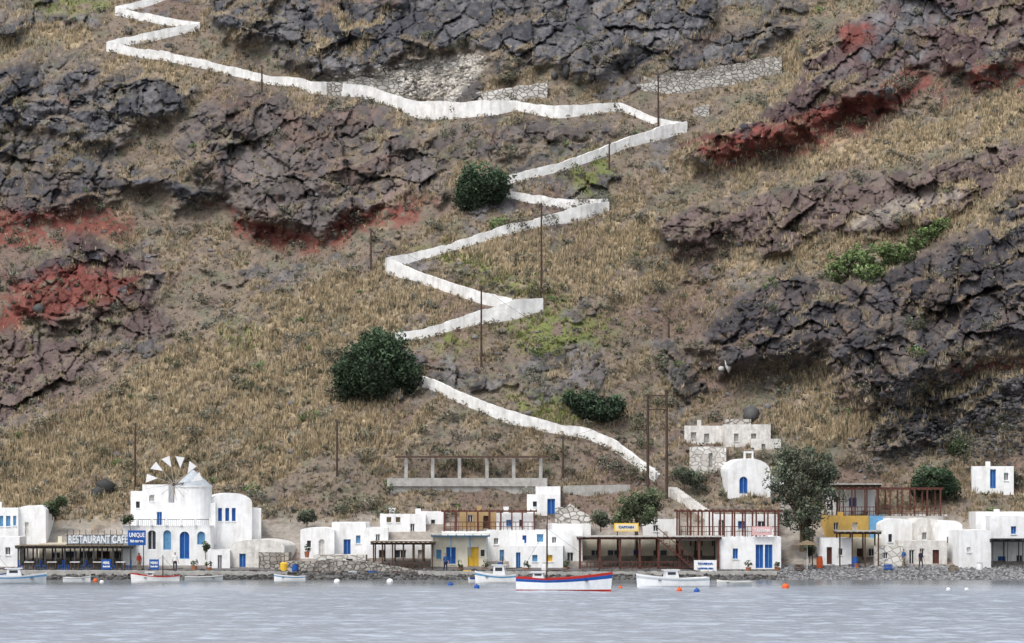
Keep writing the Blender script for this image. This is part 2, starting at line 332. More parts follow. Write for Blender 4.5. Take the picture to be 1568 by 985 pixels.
C=mixc(C,c(0.36,0.33,0.295),vg*0.8*sstep(-0.5,0.3,fbm(U/30,V/10,3,131)+0.2))
bch=sstep(862,874,V+5*fine)
C=mixc(C,c(0.13,0.13,0.135),bch)
C*=(1+0.25*fine)[...,None]
C=np.clip(C,0.012,0.8)
P3=np.stack([PX,Yf,PZ],-1)
nr,nc=U.shape; idx=np.arange(nr*nc).reshape(nr,nc)
Fq=np.stack([idx[:-1,:-1],idx[:-1,1:],idx[1:,1:],idx[1:,:-1]],-1).reshape(-1,4)
TM=mat_attr('hillside_soil_rock',0.97,3.0,0.24,0.6,0.08,0.15)
mesh_np('hillside_terrain',P3.reshape(-1,3),Fq,TM,C.reshape(-1,3))
def P(u,v):
    u=np.asarray(u,float);v=np.asarray(v,float)
    x=np.clip(np.interp(u,gu,np.arange(len(gu))),0,len(gu)-1.001); y=np.clip(np.interp(-v,-gv,np.arange(len(gv))),0,len(gv)-1.001)
    xi=x.astype(int);yi=y.astype(int);fx=(x-xi)[...,None];fy=(y-yi)[...,None]
    return (P3[yi,xi]*(1-fx)+P3[yi,xi+1]*fx)*(1-fy)+(P3[yi+1,xi]*(1-fx)+P3[yi+1,xi+1]*fx)*fy
def grid_at(A,u,v):
    xi=np.clip(np.interp(u,gu,np.arange(len(gu))).astype(int),0,len(gu)-1);yi=np.clip(np.interp(-v,-gv,np.arange(len(gv))).astype(int),0,len(gv)-1)
    return A[yi,xi]
# ---------------------------------------------------------------- grass
GM=mat_attr('dry_grass_blades',0.9,1.0,0.15,0,0.1)
LM=mat_attr('foliage_leaves',0.75,1.5,0.25,0,0.25)
def grass(name,n,nb,hmin,hmax,ufr):
    u=rng.uniform(*ufr,n*3);v=rng.uniform(-20,800,n*3)
    pr=(0.25+0.75*grid_at(g,u,v))*(1-0.93*grid_at(rr,u,v))*(1-grid_at(vg,u,v))*(1-samp(RD,u,v)*0.7)*(1-samp(PL,u,v))
    k=(rng.random(n*3)<pr)&(samp(pd,u,v)>5); u=u[k][:n];v=v[k][:n]; n=len(u)
    root=P(u,v); gl=samp(GO,u,v); gg=grid_at(g,u,v)
    H=rng.uniform(hmin,hmax,n)*(0.55+0.5*gg+0.3*gl)
    ba=np.array([[0.24,0.195,0.14]]);ca=np.array([[0.54,0.435,0.285]])
    t=np.clip(0.35*rng.random(n)+0.38*gg+0.28*gl,0,1)[:,None]; cc=ba*(1-t)+ca*t
    gn=samp(GN,u,v); gr=(rng.random(n)<0.13)[:,None]; cc=np.where(gr,np.array([[0.16,0.16,0.11]]),cc)
    gr=(rng.random(n)<0.5*gn)[:,None]; cc=np.where(gr,np.array([[0.18,0.21,0.065]]),cc)
    cc=cc*rng.uniform(0.70,1.2,(n,1))
    a=rng.uniform(0,2*np.pi,(n,nb));lean=rng.uniform(0.1,0.75,(n,nb));off=rng.uniform(0,0.16,(n,nb))
    bx=root[:,None,0]+np.cos(a)*off;by=root[:,None,1]+np.sin(a)*off;bz=root[:,None,2]-0.05+0*a
    w=0.055; px=-np.sin(a)*w;py=np.cos(a)*w
    hh=H[:,None]*rng.uniform(0.6,1.1,(n,nb))
    v0=np.stack([bx-px,by-py,bz],-1);v1=np.stack([bx+px,by+py,bz],-1);v2=np.stack([bx+np.cos(a)*lean*hh*0.8,by+np.sin(a)*lean*hh*0.8,bz+hh],-1)
    VV=np.stack([v0,v1,v2],2).reshape(-1,3); FF=np.arange(len(VV)).reshape(-1,3)
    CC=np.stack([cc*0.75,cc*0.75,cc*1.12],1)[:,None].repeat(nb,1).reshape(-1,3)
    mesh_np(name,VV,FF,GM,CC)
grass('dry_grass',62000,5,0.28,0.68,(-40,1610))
# ---------------------------------------------------------------- foliage
def leaf_quads(cen,size,col,flat=0.0):
    n=len(cen); a=rng.normal(size=(n,3));a/=np.linalg.norm(a,axis=1)[:,None]; b=rng.normal(size=(n,3));b-=a*(a*b).sum(1)[:,None];b/=np.linalg.norm(b,axis=1)[:,None]
    s=(size*rng.uniform(0.6,1.3,n))[:,None]
    V4=np.stack([cen-a*s,cen+b*s*0.55,cen+a*s,cen-b*s*0.55],1).reshape(-1,3)
    return V4,np.arange(4*n).reshape(-1,4),np.repeat(col,4,0)
def crown_pts(cx,cy,cz,rx,ry,rz,nclump,nleaf,cr_,up=0.0,lump=0.25):
    d=rng.normal(size=(nclump,3));d/=np.linalg.norm(d,axis=1)[:,None]
    rad=rng.uniform(0.45,1.0,nclump)**0.6*(1+lump*rng.normal(size=nclump)*0.5)
    cl=d*rad[:,None]; cl[:,2]=np.maximum(cl[:,2],-0.75)
    cl=cl*np.array([rx,ry,rz])+np.array([cx,cy,cz])
    per=max(1,nleaf//nclump); e=rng.normal(size=(nclump,per,3));e/=np.linalg.norm(e,axis=2)[...,None]; e*=rng.uniform(0.3,1,(nclump,per,1))**0.5*cr_*rng.uniform(0.5,1.4,(nclump,1,1))
    pts=cl[:,None]+e
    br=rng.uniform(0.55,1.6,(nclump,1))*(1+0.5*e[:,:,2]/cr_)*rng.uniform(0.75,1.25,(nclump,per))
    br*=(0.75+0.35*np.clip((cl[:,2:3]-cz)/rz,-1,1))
    return pts.reshape(-1,3),br.reshape(-1)
def tree(name,u,vb,Y,blobs,col,leaf=0.16,nleaf=9000,trunk=0.22,cr_=0.7,limbs=6,bark=None,lump=0.25):
    bk=bark or BARK
    bx,bz=X(u,Y),Z(vb,Y)
    b=B(name,(bx,Y,bz))
    tot=sum(q[2]*q[3] for q in blobs); Vs=[];Fs=[];Cs=[];o=0
    for (du,vc,ru,rv) in blobs:
        s=Y/F; cx=du*s; cz=(vb-vc)*s; rx=ru*s;rz=rv*s
        n=int(nleaf*ru*rv/tot); nc_=max(6,int(n/60))
        pts,br=crown_pts(cx,0,cz,max(rx-cr_*0.6,0.2),max(rx-cr_*0.6,0.2)*0.9,max(rz-cr_*0.6,0.2),nc_,n,cr_,0,lump)
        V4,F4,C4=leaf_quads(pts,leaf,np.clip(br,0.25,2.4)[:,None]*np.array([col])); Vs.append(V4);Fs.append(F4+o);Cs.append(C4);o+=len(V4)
        if trunk>0.01:
            k=limbs if limbs else 2
            for i in range(k):
                t=rng.uniform(0,2*math.pi); e=(cx+rx*0.6*math.cos(t),rx*0.6*math.sin(t),cz+rz*rng.uniform(-0.3,0.5))
                st=(cx*0.3*rng.uniform(0.5,1),0,max(0.2,(cz-rz*0.8)*rng.uniform(0.6,1.0)))
                b.tube('limb',bk,st,e,trunk*0.5,trunk*0.12,6)
    if trunk>0.01:
        du,vc,ru,rv=blobs[0]; top=(du*0.35*Y/F,0,max(0.5,(vb-vc)*Y/F-rv*Y/F*0.2))
        b.tube('trunk',bk,(0,0,-0.4),top,trunk,trunk*0.55,9)
    root=b.finish() if b.parts else None
    ob=mesh_np('foliage' if root else name,np.concatenate(Vs),np.concatenate(Fs),LM,np.concatenate(Cs))
    if root: ob.parent=root
    else: ob.location=(bx,Y,bz)
G1=(0.048,0.078,0.042); G2=(0.075,0.10,0.05); G3=(0.12,0.17,0.065); OL=(0.125,0.145,0.10)
def Yt(u,v): return float(Ysm(u,v))
tree('carob_tree',575,612,Yt(575,600)-1.5,[(0,560,60,50),(-45,583,26,36),(45,572,28,34),(10,530,38,28),(-10,590,50,24)],G1,0.16,22000,0.3,0.8,4,lump=0.3)
tree('carob_tree',738,324,Yt(738,315)-1,[(0,286,40,38),(-22,303,24,26),(25,285,22,28)],G1,0.16,11500,0.25,0.75,3,lump=0.3)
tree('fig_tree',912,646,Yt(912,646),[(-20,620,30,22),(20,625,30,20),(0,632,36,14),(-38,612,14,12)],(0.042,0.068,0.038),0.16,8000,0.12,0.55,3,lump=0.35)
# prickly pear thicket follows the slope in several overlapping clumps
Vs=[];Fs=[];Cs=[];o=0
for (cu_,cv_,ru,rv) in [(1300,402,34,26),(1345,396,32,24),(1370,388,24,16),(1285,420,22,16),(1330,420,26,14),(1400,374,22,16),(1418,358,22,16),(1438,346,16,12),(1385,392,18,12)]:
    p_=P(np.array([cu_]),np.array([cv_+rv*0.7]))[0]+np.array([0,-1.2,rv*0.7*0.06]); s=p_[1]/F
    n_=int(ru*rv*1.9);pts,br=crown_pts(p_[0],p_[1],p_[2],ru*s*0.85,1.2,rv*s*0.8,max(6,n_//35),n_,0.42,0,0.45)
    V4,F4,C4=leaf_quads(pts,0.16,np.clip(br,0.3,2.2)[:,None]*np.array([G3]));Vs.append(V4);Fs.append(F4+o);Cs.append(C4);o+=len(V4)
mesh_np('prickly_pear_thicket',np.concatenate(Vs),np.concatenate(Fs),LM,np.concatenate(Cs))
n=1500
u=rng.uniform(-40,1610,n*2);v=rng.uniform(-10,790,n*2)
k=(samp(pd,u,v)>14)&(rng.random(n*2)<(0.75-0.55*grid_at(rr,u,v))*(0.55+0.45*(v>350)))
u=u[k][:n];v=v[k][:n];big_=rng.random(len(u))<0.16
extra=[(790,350,2.2),(765,352,1.8),(840,345,1.6),(890,322,1.8),(925,312,1.6),(985,340,1.6),(970,410,1.5),(1010,410,1.6),(1000,562,1.5),(1130,255,1.2),(1180,245,1.5),(500,160,1.6),(525,170,1.5),(620,190,1.2),(800,190,1.3),(880,270,1.5),(780,155,1.3),(940,170,1.2),(1380,135,2.2),(1400,500,1.8),(1180,440,1.4),(1325,190,1.5),(1465,690,2.4),(1475,700,1.6),(1305,715,1.8),(950,728,2.0),(935,718,1.8),(975,735,1.8),(1035,735,1.3),(1070,740,1.8),(60,660,1.6),(70,650,1.4),(130,590,1.6),(530,785,1.8),(560,780,1.6),(80,790,1.8),(95,780,1.5),(850,700,2.0),(700,712,1.6),(690,720,1.4),(720,715,1.5),(545,342,1.5),(270,565,1.2),(1050,190,1.5),(1440,425,1.5),(590,790,1.3),(660,505,1.2),(470,795,1.2),(395,770,1.6),(410,790,1.3),(1210,700,1.6),(1340,725,1.5),(1400,545,1.2),(480,130,1.3),(700,172,1.1),(560,160,1.2),(960,205,1.4),(1160,160,1.5),(20,600,1.2),(430,210,1.3)]
us=np.concatenate([u,[e[0] for e in extra]]);vs_=np.concatenate([v,[e[1] for e in extra]])
rad=np.concatenate([np.where(big_,rng.uniform(0.5,0.95,len(u)),rng.uniform(0.2,0.5,len(u))),[e[2]*0.62 for e in extra]])
roots=P(us,vs_);Vs=[];Fs=[];Cs=[];o=0
for i in range(len(us)):
    n_=int(75*(rad[i]/0.4)**1.6)+20
    x,y,z=roots[i];rx=rad[i]*rng.uniform(0.9,1.4)
    pts,br=crown_pts(x,y,z+rad[i]*0.35,rx,rx,rad[i]*0.75,max(4,n_//14),n_,rad[i]*0.4)
    base=[(0.155,0.155,0.12),(0.115,0.125,0.08),(0.18,0.165,0.12),(0.14,0.145,0.115)][int(rng.integers(4))]
    if rng.random()<0.06: base=(0.11,0.17,0.06)
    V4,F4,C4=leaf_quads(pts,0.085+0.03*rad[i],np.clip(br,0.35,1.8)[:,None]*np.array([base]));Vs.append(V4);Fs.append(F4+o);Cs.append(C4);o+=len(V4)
mesh_np('hillside_shrubs',np.concatenate(Vs),np.concatenate(Fs),LM,np.concatenate(Cs))
# ---------------------------------------------------------------- stones
import bmesh
bm=bmesh.new();bmesh.ops.create_icosphere(bm,subdivisions=1,radius=1);bm.verts.ensure_lookup_table()
IV=np.array([v.co[:] for v in bm.verts]);IF=np.array([[v.index for v in f.verts] for f in bm.faces]);bm.free()
RM=mat_attr('loose_stone',0.95,6,0.3,0.5,0.1,0.1)
def stones(name,pos,size,col,flat=0.65):
    n=len(pos);q=IV[None]*(1+0.28*rng.normal(size=(n,len(IV),1)).clip(-1.4,1.4))
    sc_=rng.uniform(0.6,1.3,(n,1,3));sc_[...,2]*=flat
    q=q*sc_*size[:,None,None]+pos[:,None]
    FF=(IF[None]+np.arange(n)[:,None,None]*len(IV)).reshape(-1,3)
    mesh_np(name,q.reshape(-1,3),FF,RM,np.repeat(col,len(IV),0))
n=2600;u=rng.uniform(-30,1600,n*5);v=rng.uniform(-10,780,n*5)
dens=0.14+0.08*grid_at(rr,u,v)+0.4*sstep(1000,1350,u)*sstep(450,600,v)*sstep(760,700,v)
k=(rng.random(n*5)<dens*0.8)&(samp(pd,u,v)>10);u=u[k][:n];v=v[k][:n]
sz=rng.exponential(0.10,len(u))+0.08; sz=np.minimum(sz,0.5)*(1-0.4*grid_at(rr,u,v))
cc=np.array([[0.125,0.118,0.12]])*rng.uniform(0.5,1.7,(len(u),1))
stones('scattered_rocks',P(u,v),sz,cc)
n=1100;u=rng.uniform(1330,1568,n);v=rng.uniform(570,700,n)
stones('scree_rocks',P(u,v),rng.uniform(0.1,0.34,n),np.array([[0.08,0.077,0.08]])*rng.uniform(0.5,1.7,(n,1)))
n=1600;u=rng.uniform(500,750,n);v=rng.uniform(84,152,n);k=rng.random(n)<samp(PL,u,v)*0.9;u=u[k];v=v[k]
stones('rubble_pile',P(u,v),rng.uniform(0.1,0.34,len(u)),np.array([[0.40,0.375,0.34]])*rng.uniform(0.4,1.5,(len(u),1)))
n=6000;u=rng.uniform(1190,1600,n);v=889-rng.random(n)**1.3*23
stones('beach_pebbles',P(u,v),rng.uniform(0.06,0.2,n),np.array([[0.20,0.20,0.205]])*rng.uniform(0.4,1.6,(n,1)))
n=2600;u=rng.uniform(-40,1200,n);v=rng.uniform(874,889,n)
stones('shoreline_rocks',P(u,v),rng.uniform(0.08,0.27,n),np.array([[0.085,0.082,0.078]])*rng.uniform(0.4,1.8,(n,1)))
bl=[(162,752,0.9,.06),(150,758,0.5,.07),(1115,562,0.5,.6),(1104,568,0.3,.5),(1150,638,0.75,.10),(868,112,0.8,.08),(850,118,0.5,.11),(1140,568,0.4,.1),(60,478,0.6,.09)]
stones('boulders',P(np.array([b[0] for b in bl]),np.array([b[1] for b in bl]))+np.array([0,-0.3,0.2]),np.array([b[2] for b in bl]),np.array([[b[3]]*3 for b in bl]),0.95)
# ---------------------------------------------------------------- zigzag path
vsP=[];fsP=[]
for kname,l in LEGS.items():
    l=np.array(l,float);d=np.concatenate([[0],np.cumsum(np.hypot(np.diff(l[:,0]),np.diff(l[:,1])))])
    t=np.arange(0,d[-1]+1,4.); uu=np.interp(t,d,l[:,0]);vv=np.interp(t,d,l[:,1]);hh=np.interp(t,d,l[:,2])
    Yw=Ysm(uu,vv); ker=np.ones(7)/7; Yw=np.convolve(np.pad(Yw,3,mode='edge'),ker,'valid')-0.12
    uu=uu+rng.normal(0,0.3,len(uu)); vv=vv+1.0*fbm(t/30,t*0+2,3,17)
    hh=hh+1.0*fbm(t/18,t*0+5,2,7)+np.repeat(rng.normal(0,0.6,len(t)//4+1),4)[:len(t)]
    xw=(uu-UC)*Yw/F; zb=CH+(VH-vv)*Yw/F; zt=CH+(VH-(vv-hh))*Yw/F
    xy=np.stack([xw,Yw],1); tg=np.gradient(xy,axis=0); tg/=np.linalg.norm(tg,axis=1)[:,None]; nn=np.stack([-tg[:,1],tg[:,0]],1); nn*=np.sign(nn[:,1:2]+1e-9)
    b0=len(vsP)
    for i in range(len(t)):
        o=xy[i];q=o+nn[i]*0.38; w2=o+nn[i]*2.6; zp=zt[i]-min(0.5,(zt[i]-zb[i])*0.5)
        vsP+= [(o[0],o[1]-0.10,zb[i]-0.5),(o[0],o[1],zt[i]),(q[0],q[1],zt[i]+0.01),(q[0],q[1],zp),(w2[0],w2[1],zp+0.02),(w2[0],w2[1],zb[i]-0.5)]
    for i in range(len(t)-1):
        a=b0+6*i;c_=a+6
        for j in range(5): fsP.append((a+j,c_+j,c_+j+1,a+j+1))
    for e in (b0,b0+6*(len(t)-1)): fsP.append(tuple(range(e,e+6)))
b=B('zigzag_path');b.add('path',PATHW,vsP,fsP);b.finish()
uL=[];vL=[]
for l in LEGS.values():
    l=np.array(l,float)
    for a,c_ in zip(l[:-1],l[1:]):
        k_=int(math.hypot(c_[0]-a[0],c_[1]-a[1])/3); t=rng.random(k_); uL+=list(a[0]+(c_[0]-a[0])*t); vL+=list(a[1]+(c_[1]-a[1])*t+rng.uniform(0,5,k_))
uL=np.array(uL);vL=np.array(vL);k=rng.random(len(uL))<0.5;uL=uL[k];vL=vL[k]
RP=P(uL,vL)+np.array([0,-0.35,0.05]);Vs=[];Fs=[];Cs=[];o=0
for i in range(len(uL)):
    rd=rng.uniform(0.12,0.36);pts,br=crown_pts(*RP[i],rd*1.3,rd,rd*0.8,4,30,rd*0.5)
    base=[(0.16,0.16,0.12),(0.36,0.29,0.19),(0.24,0.2,0.14)][int(rng.integers(3))]
    V4,F4,C4=leaf_quads(pts,0.08,np.clip(br,0.4,1.6)[:,None]*np.array([base]));Vs.append(V4);Fs.append(F4+o);Cs.append(C4);o+=len(V4)
mesh_np('path_edge_weeds',np.concatenate(Vs),np.concatenate(Fs),LM,np.concatenate(Cs))
def twall(name,pts,m,thick=0.5,jag=0.15,off=-0.2,fixY=None):
    l=np.array(pts,float);d=np.concatenate([[0],np.cumsum(np.hypot(np.diff(l[:,0]),np.diff(l[:,1])))])
    t=np.linspace(0,d[-1],max(2,int(d[-1]/7)));uu=np.interp(t,d,l[:,0]);vv=np.interp(t,d,l[:,1]);hh=np.interp(t,d,l[:,2])
    Yw=(Ysm(uu,vv) if fixY is None else np.full(len(t),float(fixY)))+off
    if len(Yw)>9: Yw=np.convolve(np.pad(Yw,4,mode='edge'),np.ones(9)/9,'valid')
    x=(uu-UC)*Yw/F;zb=CH+(VH-vv)*Yw/F-0.9;zt=CH+(VH-vv+hh)*Yw/F+rng.normal(0,jag*0.5,len(t))
    vs=[];fs=[]
    for i in range(len(t)): vs+=[(x[i],Yw[i],zb[i]),(x[i],Yw[i],zt[i]),(x[i],Yw[i]+thick,zt[i]),(x[i],Yw[i]+thick,zb[i])]
    for i in range(len(t)-1):
        a=4*i;c_=a+4; fs+=[(a,c_,c_+1,a+1),(a+1,c_+1,c_+2,a+2),(a+2,c_+2,c_+3,a+3)]
    fs+=[(0,1,2,3),tuple(range(len(vs)-4,len(vs)))[::-1]]
    b=B(name);b.add('wall',m,vs,fs);b.finish()
twall('stone_terrace_wall',[(680,160,12),(760,156,18),(838,152,26)],PSTONE,1.5)
twall('stone_terrace_wall',[(975,140,12),(1060,136,14),(1130,126,18),(1197,106,16)],PSTONE,1.5,0.3)
twall('stone_terrace_wall',[(985,128,8),(1100,112,12),(1197,100,14)],STONE,1.0,0.3)
twall('ruined_stone_wall',[(600,132,16),(650,118,16),(700,104,12),(738,98,12)],PSTONE,0.8,0.4)
twall('ruined_stone_wall',[(500,150,22),(560,140,22),(620,146,26)],PSTONE,0.8,0.3)
twall('ruined_stone_wall',[(1062,180,14),(1086,180,16)],PSTONE,1.2,0.2)
twall('garden_wall',[(862,756,12),(965,754,12)],GREY,0.4,0.03)
twall('terrace_side_wall',[(1195,790,24),(1230,800,20),(1262,800,24)],STONE,0.6,0.1,fixY=317)
twall('quay_wall',[(440,880,20),(500,882,24),(560,882,22),(640,884,10)],STONE,1.2,0.06,fixY=302.6)
twall('quay_wall',[(-60,884,10),(120,884,10),(320,884,9),(440,884,8)],GREY,3,0.02,fixY=301.5)
twall('quay_wall',[(640,884,9),(880,885,9),(1190,884,9)],GREY,3,0.02,fixY=301.5)
b=B('stone_steps',(0,0,0))
for i in range(22):
    t=i/21; u_=1092-t*62; v_=792-t*44; Ys_=Yt(u_,v_)-0.9
    b.box('steps',WHITE2,X(u_,Ys_)-0.45,X(u_,Ys_)+0.45,Ys_,Ys_+1.3,Z(v_,Ys_)-0.8,Z(v_-2,Ys_))
b.finish()
# ---------------------------------------------------------------- buildings
def arc(cx,cz,rx,rz,n=14): return [(cx+rx*math.cos(math.pi*i/n),cz+rz*math.sin(math.pi*i/n)) for i in range(n+1)]
def house(name,u0,u1,vt,vb,Y,D=5.,ops=(),roof='flat',m=None,yaw=0,rise=0.0,below=1.6,basem=None,chim=None):
    m=m or WHITE; s=Y/F; w=(u1-u0)*s;h=(vb-vt)*s;uc=(u0+u1)/2
    if yaw==0: yaw=float(rng.uniform(-3,3))
    b=B(name,(X(uc,Y),Y,Z(vb,Y)),yaw)
    x0,x1=-w/2,w/2; par=0.28 if roof=='flat' else 0
    hw=h-par if roof=='flat' else h
    O=[]
    for op in ops:
        k,a0,a1,c0,c1,mm=op; O.append((k,(a0-uc)*s,(a1-uc)*s,(vb-c1)*s,(vb-c0)*s,mm))
    xs=sorted(set([x0,x1]+[q for o in O for q in(o[1],o[2])]));zs=sorted(set([-below,hw]+[q for o in O for q in(max(o[3],-below+.01),min(o[4],hw-.02))]))
    for i in range(len(xs)-1):
        for j in range(len(zs)-1):
            cx=(xs[i]+xs[i+1])/2;cz=(zs[j]+zs[j+1])/2
            if any(o[1]<cx<o[2] and o[3]<cz<o[4] for o in O): continue
            b.add('walls',m,[(xs[i],0,zs[j]),(xs[i+1],0,zs[j]),(xs[i+1],0,zs[j+1]),(xs[i],0,zs[j+1])],[(0,1,2,3)])
    b.add('walls',m,[(x0,0,-below),(x1,0,-below),(x1,D,-below),(x0,D,-below),(x0,0,hw),(x1,0,hw),(x1,D,hw),(x0,D,hw)],[(1,2,6,5),(2,3,7,6),(3,0,4,7),(4,5,6,7)])
    for (k,a0,a1,z0,z1,mm) in O:
        z1=min(z1,hw-.02); r=0.22
        b.add('walls',m,[(a0,0,z0),(a0,0,z1),(a1,0,z1),(a1,0,z0),(a0,r,z0),(a0,r,z1),(a1,r,z1),(a1,r,z0)],[(0,4,5,1),(1,5,6,2),(2,6,7,3),(3,7,4,0)])
        pn='door' if k=='d' else 'window'
        b.add(pn,mm,[(a0,r-0.01,z0),(a1,r-0.01,z0),(a1,r-0.01,z1),(a0,r-0.01,z1)],[(0,1,2,3)])
        f=0.05;y0=r-0.07;y1=r-0.012
        fm=LBLUE if mm is BLUE else (WHITE if mm is GLASS else mm)
        if (a1-a0)>0.35:
            b.box(pn+'_frame',fm,a0,a0+f,y0,y1,z0,z1);b.box(pn+'_frame',fm,a1-f,a1,y0,y1,z0,z1);b.box(pn+'_frame',fm,a0+f,a1-f,y0,y1,z1-f,z1)
            if k!='d': b.box(pn+'_frame',fm,a0+f,a1-f,y0,y1,z0,z0+f)
            c_=(a0+a1)/2; b.box(pn+'_frame',fm,c_-0.025,c_+0.025,y0,y1,z0+f,z1-f)
        if k=='w': b.box('sill',m,a0-0.05,a1+0.05,-0.07,-0.002,z0-0.07,z0)
        if k=='a':
            rr_=(a1-a0)/2;c_=(a0+a1)/2;zc=z1-rr_
            A=arc(c_,zc,rr_,rr_,10)
            for i in range(10):
                p,q=A[i],A[i+1]
                b.add('walls',m,[(p[0],-0.002,p[1]),(p[0],-0.002,z1),(q[0],-0.002,z1),(q[0],-0.002,q[1]),(p[0],r-0.02,p[1]),(q[0],r-0.02,q[1])],[(0,1,2,3),(0,3,5,4)])
    if roof=='flat':
        t=0.25
        b.box('parapet',m,x0,x1,0,t,hw,h);b.box('parapet',m,x0,x1,D-t,D,hw,h);b.box('parapet',m,x0,x0+t,t,D-t,hw,h);b.box('parapet',m,x1-t,x1,t,D-t,hw,h)
        if w>3 and rng.random()<0.6:
            cx=rng.uniform(x0+0.6,x1-0.6);cw=rng.uniform(0.3,0.5);chh=rng.uniform(0.3,0.7);b.box('flue',m,cx-cw/2,cx+cw/2,D*0.4,D*0.4+cw,hw,h+chh)
    elif roof=='vaulty':
        rz=rise*s; b.prism('vault_roof',m,arc(0,hw,w/2,rz,16),'y',0,D)
    if basem: b.box('stone_plinth',basem[0],x0-0.15,x1+0.15,-0.18,-0.01,-below,(vb-basem[1])*s)
    if chim:
        for (cu,cw,ch_) in chim:
            cx=(cu-uc)*s; b.box('chimney',m,cx-cw/2,cx+cw/2,D*0.6,D*0.6+cw,hw,h+ch_); b.box('chimney',m,cx-cw/2-0.06,cx+cw/2+0.06,D*0.6-0.06,D*0.6+cw+0.06,h+ch_,h+ch_+0.1)
    return b
def pergola(name,u0,u1,vt,vb,Y,D,nx,m=BROWN,roofm=None,rail=None,post=0.08,slats=14,floor=None,roof_th=0.06,rows=2,over=0.25,yaw=0):
    s=Y/F;w=(u1-u0)*s;h=(vb-vt)*s;b=B(name,(X((u0+u1)/2,Y),Y,Z(vb,Y)),yaw);x0,x1=-w/2,w/2
    for j in range(rows):
        y=D*j/max(1,rows-1)
        for i in range(nx):
            x=x0+w*i/(nx-1)+(rng.normal(0,0.04) if 0<i<nx-1 else 0); b.box('posts',m,x-post,x+post,y-post,y+post,-0.8,h-0.12)
        b.box('beams',m,x0-over,x1+over,y-post,y+post,h-0.12,h)
    for i in range(slats):
        x=x0-over+0.05+(w+2*over-0.1)*i/(slats-1); b.box('rafters',m,x-0.035,x+0.035,-0.35-rng.uniform(0,0.15),D+0.2,h+0.002,h+0.09)
    if roofm: b.box('roof_cover',roofm,x0-over,x1+over,-0.4,D+0.2,h+0.095,h+0.095+roof_th)
    if rail:
        z=(vb-rail)*s
        b.box('railing',m,x0,x1,-post-0.05,-post-0.005,z-0.06,z);b.box('railing',m,x0,x1,-post-0.05,-post-0.005,z*0.5-0.03,z*0.5+0.02)
        k_=int(w/0.35)
        for i in range(k_): x=x0+w*(i+0.5)/k_; b.box('balusters',m,x-0.02,x+0.02,-post-0.045,-post-0.01,0,z-0.06)
    if floor: b.box('floor_slab',floor[0],x0-0.2,x1+0.2,-0.3,D+0.3,-floor[1]*s,-0.01)
    return b
def fin(b): b.finish()
bl_=BLUE
fin(house('white_house',-30,28,778,834,311,5,[('w',-2,5,790,806,LBLUE),('w',9,16,790,806,LBLUE),('w',20,25,790,805,LBLUE)]))
fin(house('vaulted_house',26,70,782,834,311.5,6,[('d',38,44,800,822,WHITE2)],'vaulty',rise=8))
fin(house('white_house',-60,30,822,868,306,4,[('w',-10,0,835,850,bl_),('w',8,16,838,850,GLASS)]))
p=pergola('restaurant_pergola',28,200,838,872,304.5,4,13,DGREY,THATCH,None,0.06,26);p.finish()
fin(house('restaurant_kitchen',60,205,832,872,309,3,[('d',80,92,846,870,GLASS),('w',98,118,844,862,GLASS),('w',122,142,844,862,GLASS),('w',148,168,844,862,BROWN),('w',174,192,844,862,GLASS)],m=CREAM))
Yq=304;s=Yq/F;b=B('restaurant_sign',(X(150,Yq),Yq,Z(835,Yq)))
for i in range(11): b.tube('sign_frame',DGREY,(-2.6+i*0.52,0.12,-0.3),(-2.6+i*0.52,0.12,1.3),0.025)
b.tube('sign_frame',DGREY,(-2.7,0.12,0.08),(2.7,0.12,0.08),0.03);b.tube('sign_frame',DGREY,(-2.7,0.12,0.85),(2.7,0.12,0.85),0.03)
b.box('sign_board',mat('faded_sign',(0.42,0.48,0.55),0.8,0.1,3),-2.6,2.6,0.16,0.2,0.1,0.83)
b.text('lettering',WHITE,'RESTAURANT CAFE',0,0.09,0.46,5.0,0.7);b.finish()
b=B('blue_sign',(X(210,Yq),Yq-0.3,Z(835,Yq)));b.box('sign_board',BLUE,-0.75,0.75,0,0.06,0,1.25);b.box('sign_posts',DGREY,-0.6,-0.52,0.07,0.13,-2,1);b.box('sign_posts',DGREY,0.52,0.6,0.07,0.13,-2,1)
b.text('lettering',WHITE,'UNIQUE',0,-0.02,0.85,1.3,0.38);b.text('lettering_small',WHITE,'fish tavern',0,-0.02,0.35,1.1,0.24);b.finish()
for u_ in(163,236):
    b=B('menu_board',(X(u_,303.5),303.5,Z(874,303.5)));b.box('board',BLUE,-0.4,0.4,0,0.05,0.1,0.95);b.box('legs',DGREY,-0.38,-0.32,0.06,0.1,-0.2,0.85);b.box('legs',DGREY,0.32,0.38,0.06,0.1,-0.2,0.85);b.text('lettering',WHITE,'MENU',0,-0.02,0.65,0.6,0.22);b.text('lettering_small',WHITE,'fresh fish',0,-0.02,0.35,0.6,0.15);b.finish()
fin(house('windmill_house_wing',200,222,752,806,312,5,[('w',208,214,768,778,GLASS)]))
fin(house('windmill_house_wing',218,258,742,806,311,5,[('w',228,236,758,768,WHITE2),('d',240,248,784,804,bl_)]))
fin(house('windmill_house_wing',250,330,770,806,310.4,5,[('w',287,297,779,792,bl_)]))
fin(house('vaulted_house',322,386,770,822,311,6,[('w',334,340,778,798,bl_),('w',345,351,778,798,bl_),('w',355,361,778,798,bl_)],'vaulty',rise=15,yaw=10))
fin(house('white_lean_to',378,400,778,822,312,5,[],yaw=10))
fin(house('taverna_terrace_house',188,322,805,856,306.5,6,[('a',226,239,812,842,GLASS),('a',250,262,812,842,LBLUE),('a',275,290,814,856,bl_),('a',302,314,814,834,LBLUE),('w',195,212,818,834,GLASS)],yaw=0.01))
b=B('terrace_railing',(X(255,306.4),306.35,Z(805,306.4)))
